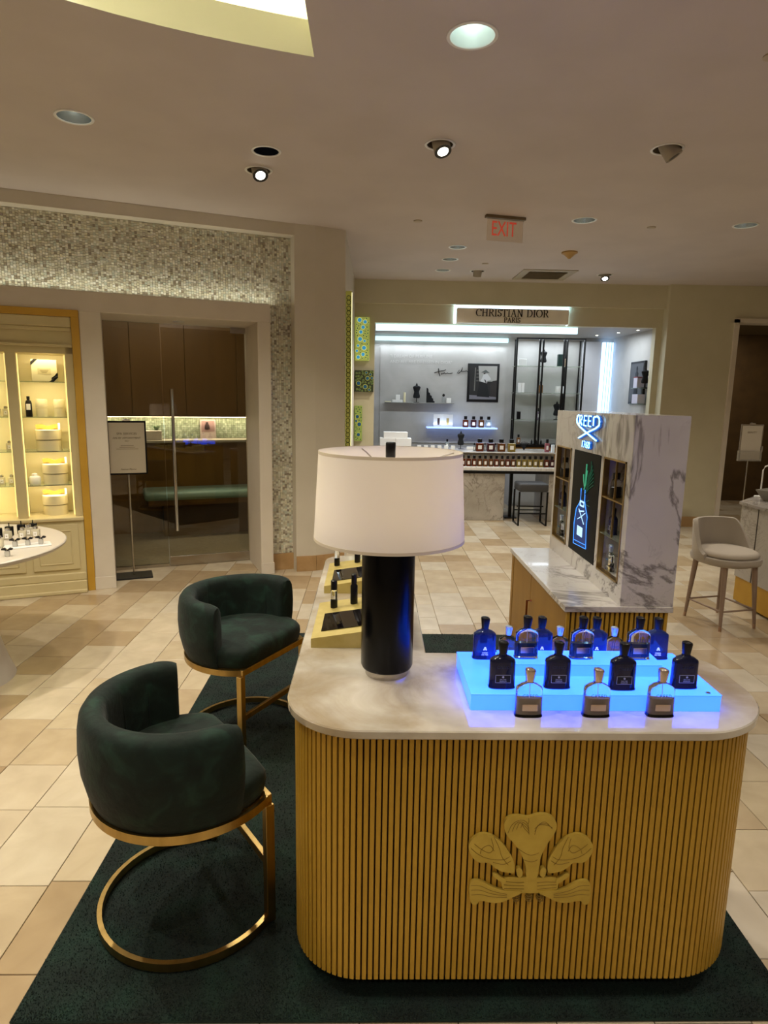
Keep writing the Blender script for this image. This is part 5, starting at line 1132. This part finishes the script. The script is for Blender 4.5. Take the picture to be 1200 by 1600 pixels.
for i, x in enumerate((1.365, 1.505, 1.645)):
    flacon('slim_flacon', (x, 8.42, .8855), .028, .11, mat('pale_glass', '#b8c4c8'), ['slim clear flacon left of the large amber one', 'slim clear flacon between amber and plum flacons', 'slim clear flacon between plum and brown flacons'][i])
flacon('tall_flacon', (2.335, 8.45, .8855), .055, .17, mat('pink_glass', '#b06a74', .15, trans=.3), 'pink flacon with black cap near the marble tower')
b = MB(); b.box(-.02, .02, -.02, .02, 0, .10, .002); solo('white_carton', b, mat('lit_white', '#e8f4ff', .5), 'bright white slim carton right of the pink flacon', 'box', (2.40, 8.40, .8855))
b = MB()
for k in range(9):
    a = -.9 + k * .22; b.tube([(0, 0, 0), (math.sin(a) * .05, 0, .07), (math.sin(a) * .10, 0, .12 - abs(a) * .03)], .004, 5)
solo('dark_fan_ornament', b, mat('matte_black', '#0c0c0e'), 'black fan shaped ornament on the counter before shelving', 'ornament', (2.09, 8.7, .8855))
b = MB(); b.box(-.21, .21, -.12, .12, 0, .14, .002); q = thing('stacked_white_cartons', 'large white carton pair left of the bust behind lamp', 'box', (.335, 8.72, .8855)); part('lower_box', b, whitem, q); b = MB(); b.box(-.16, .16, -.1, .1, .1405, .22, .002); part('upper_box', b, whitem, q); b = MB(); b.box(-.0015, .0015, -.1215, -.12, 0, .14); part('seam', b, mat('print_grey', '#7d7048'), q)
bust((1.23, 8.75, .8855), .245, 'black dress form bust standing on counter behind lampshade')
flacon('tall_flacon', (1.05, 8.8, .8855), .045, .13, mat('pale_glass', '#b8c4c8'), 'clear flacon with black cap left of the counter bust')
for i in range(6):
    b = MB(); b.box(-.026, .026, -.02, .02, 0, .045, .003); solo('white_soap_box', b, whitem, 'small white box behind the lampshade, %s from the carton pair' % (['first', 'second', 'third', 'fourth', 'fifth', 'last'][i]), 'box', (.66 + i * .092, 8.7, .8855), 0, 'low row of white boxes behind the lampshade')
b = MB(); b.box(-.05, .05, -.02, .02, 0, .035, .002); solo('white_card_block', b, whitem, 'small white card block right of the counter bust', 'card', (1.36, 8.72, .8855))
# backless stool
t = thing('backless_stool', 'dark grey padded square stool with black sled legs at the alcove counter', 'stool', (2.04, 8.0, 0), .0)
b = MB(); b.box(-.185, .185, -.16, .16, .43, .535, .025, 3); part('seat', b, mat('charcoal_leather', '#3f4042', .5), t)
for sx in (-1, 1):
    for sy_ in (-1, 1): b = MB(); b.box(sx * .175 - .01, sx * .175 + .01, sy_ * .14 - .01, sy_ * .14 + .01, .012, .43); part('leg', b, blackm, t)
    b = MB(); b.box(sx * .175 - .01, sx * .175 + .01, -.15, .15, 0, .014); part('sled_foot', b, blackm, t)
for sy_, z in ((-.14, .15), (.14, .15), (.0, .22)): b = MB(); b.box(-.17, .17, sy_ - .006, sy_ + .006, z, z + .014); part('stretcher', b, blackm, t)
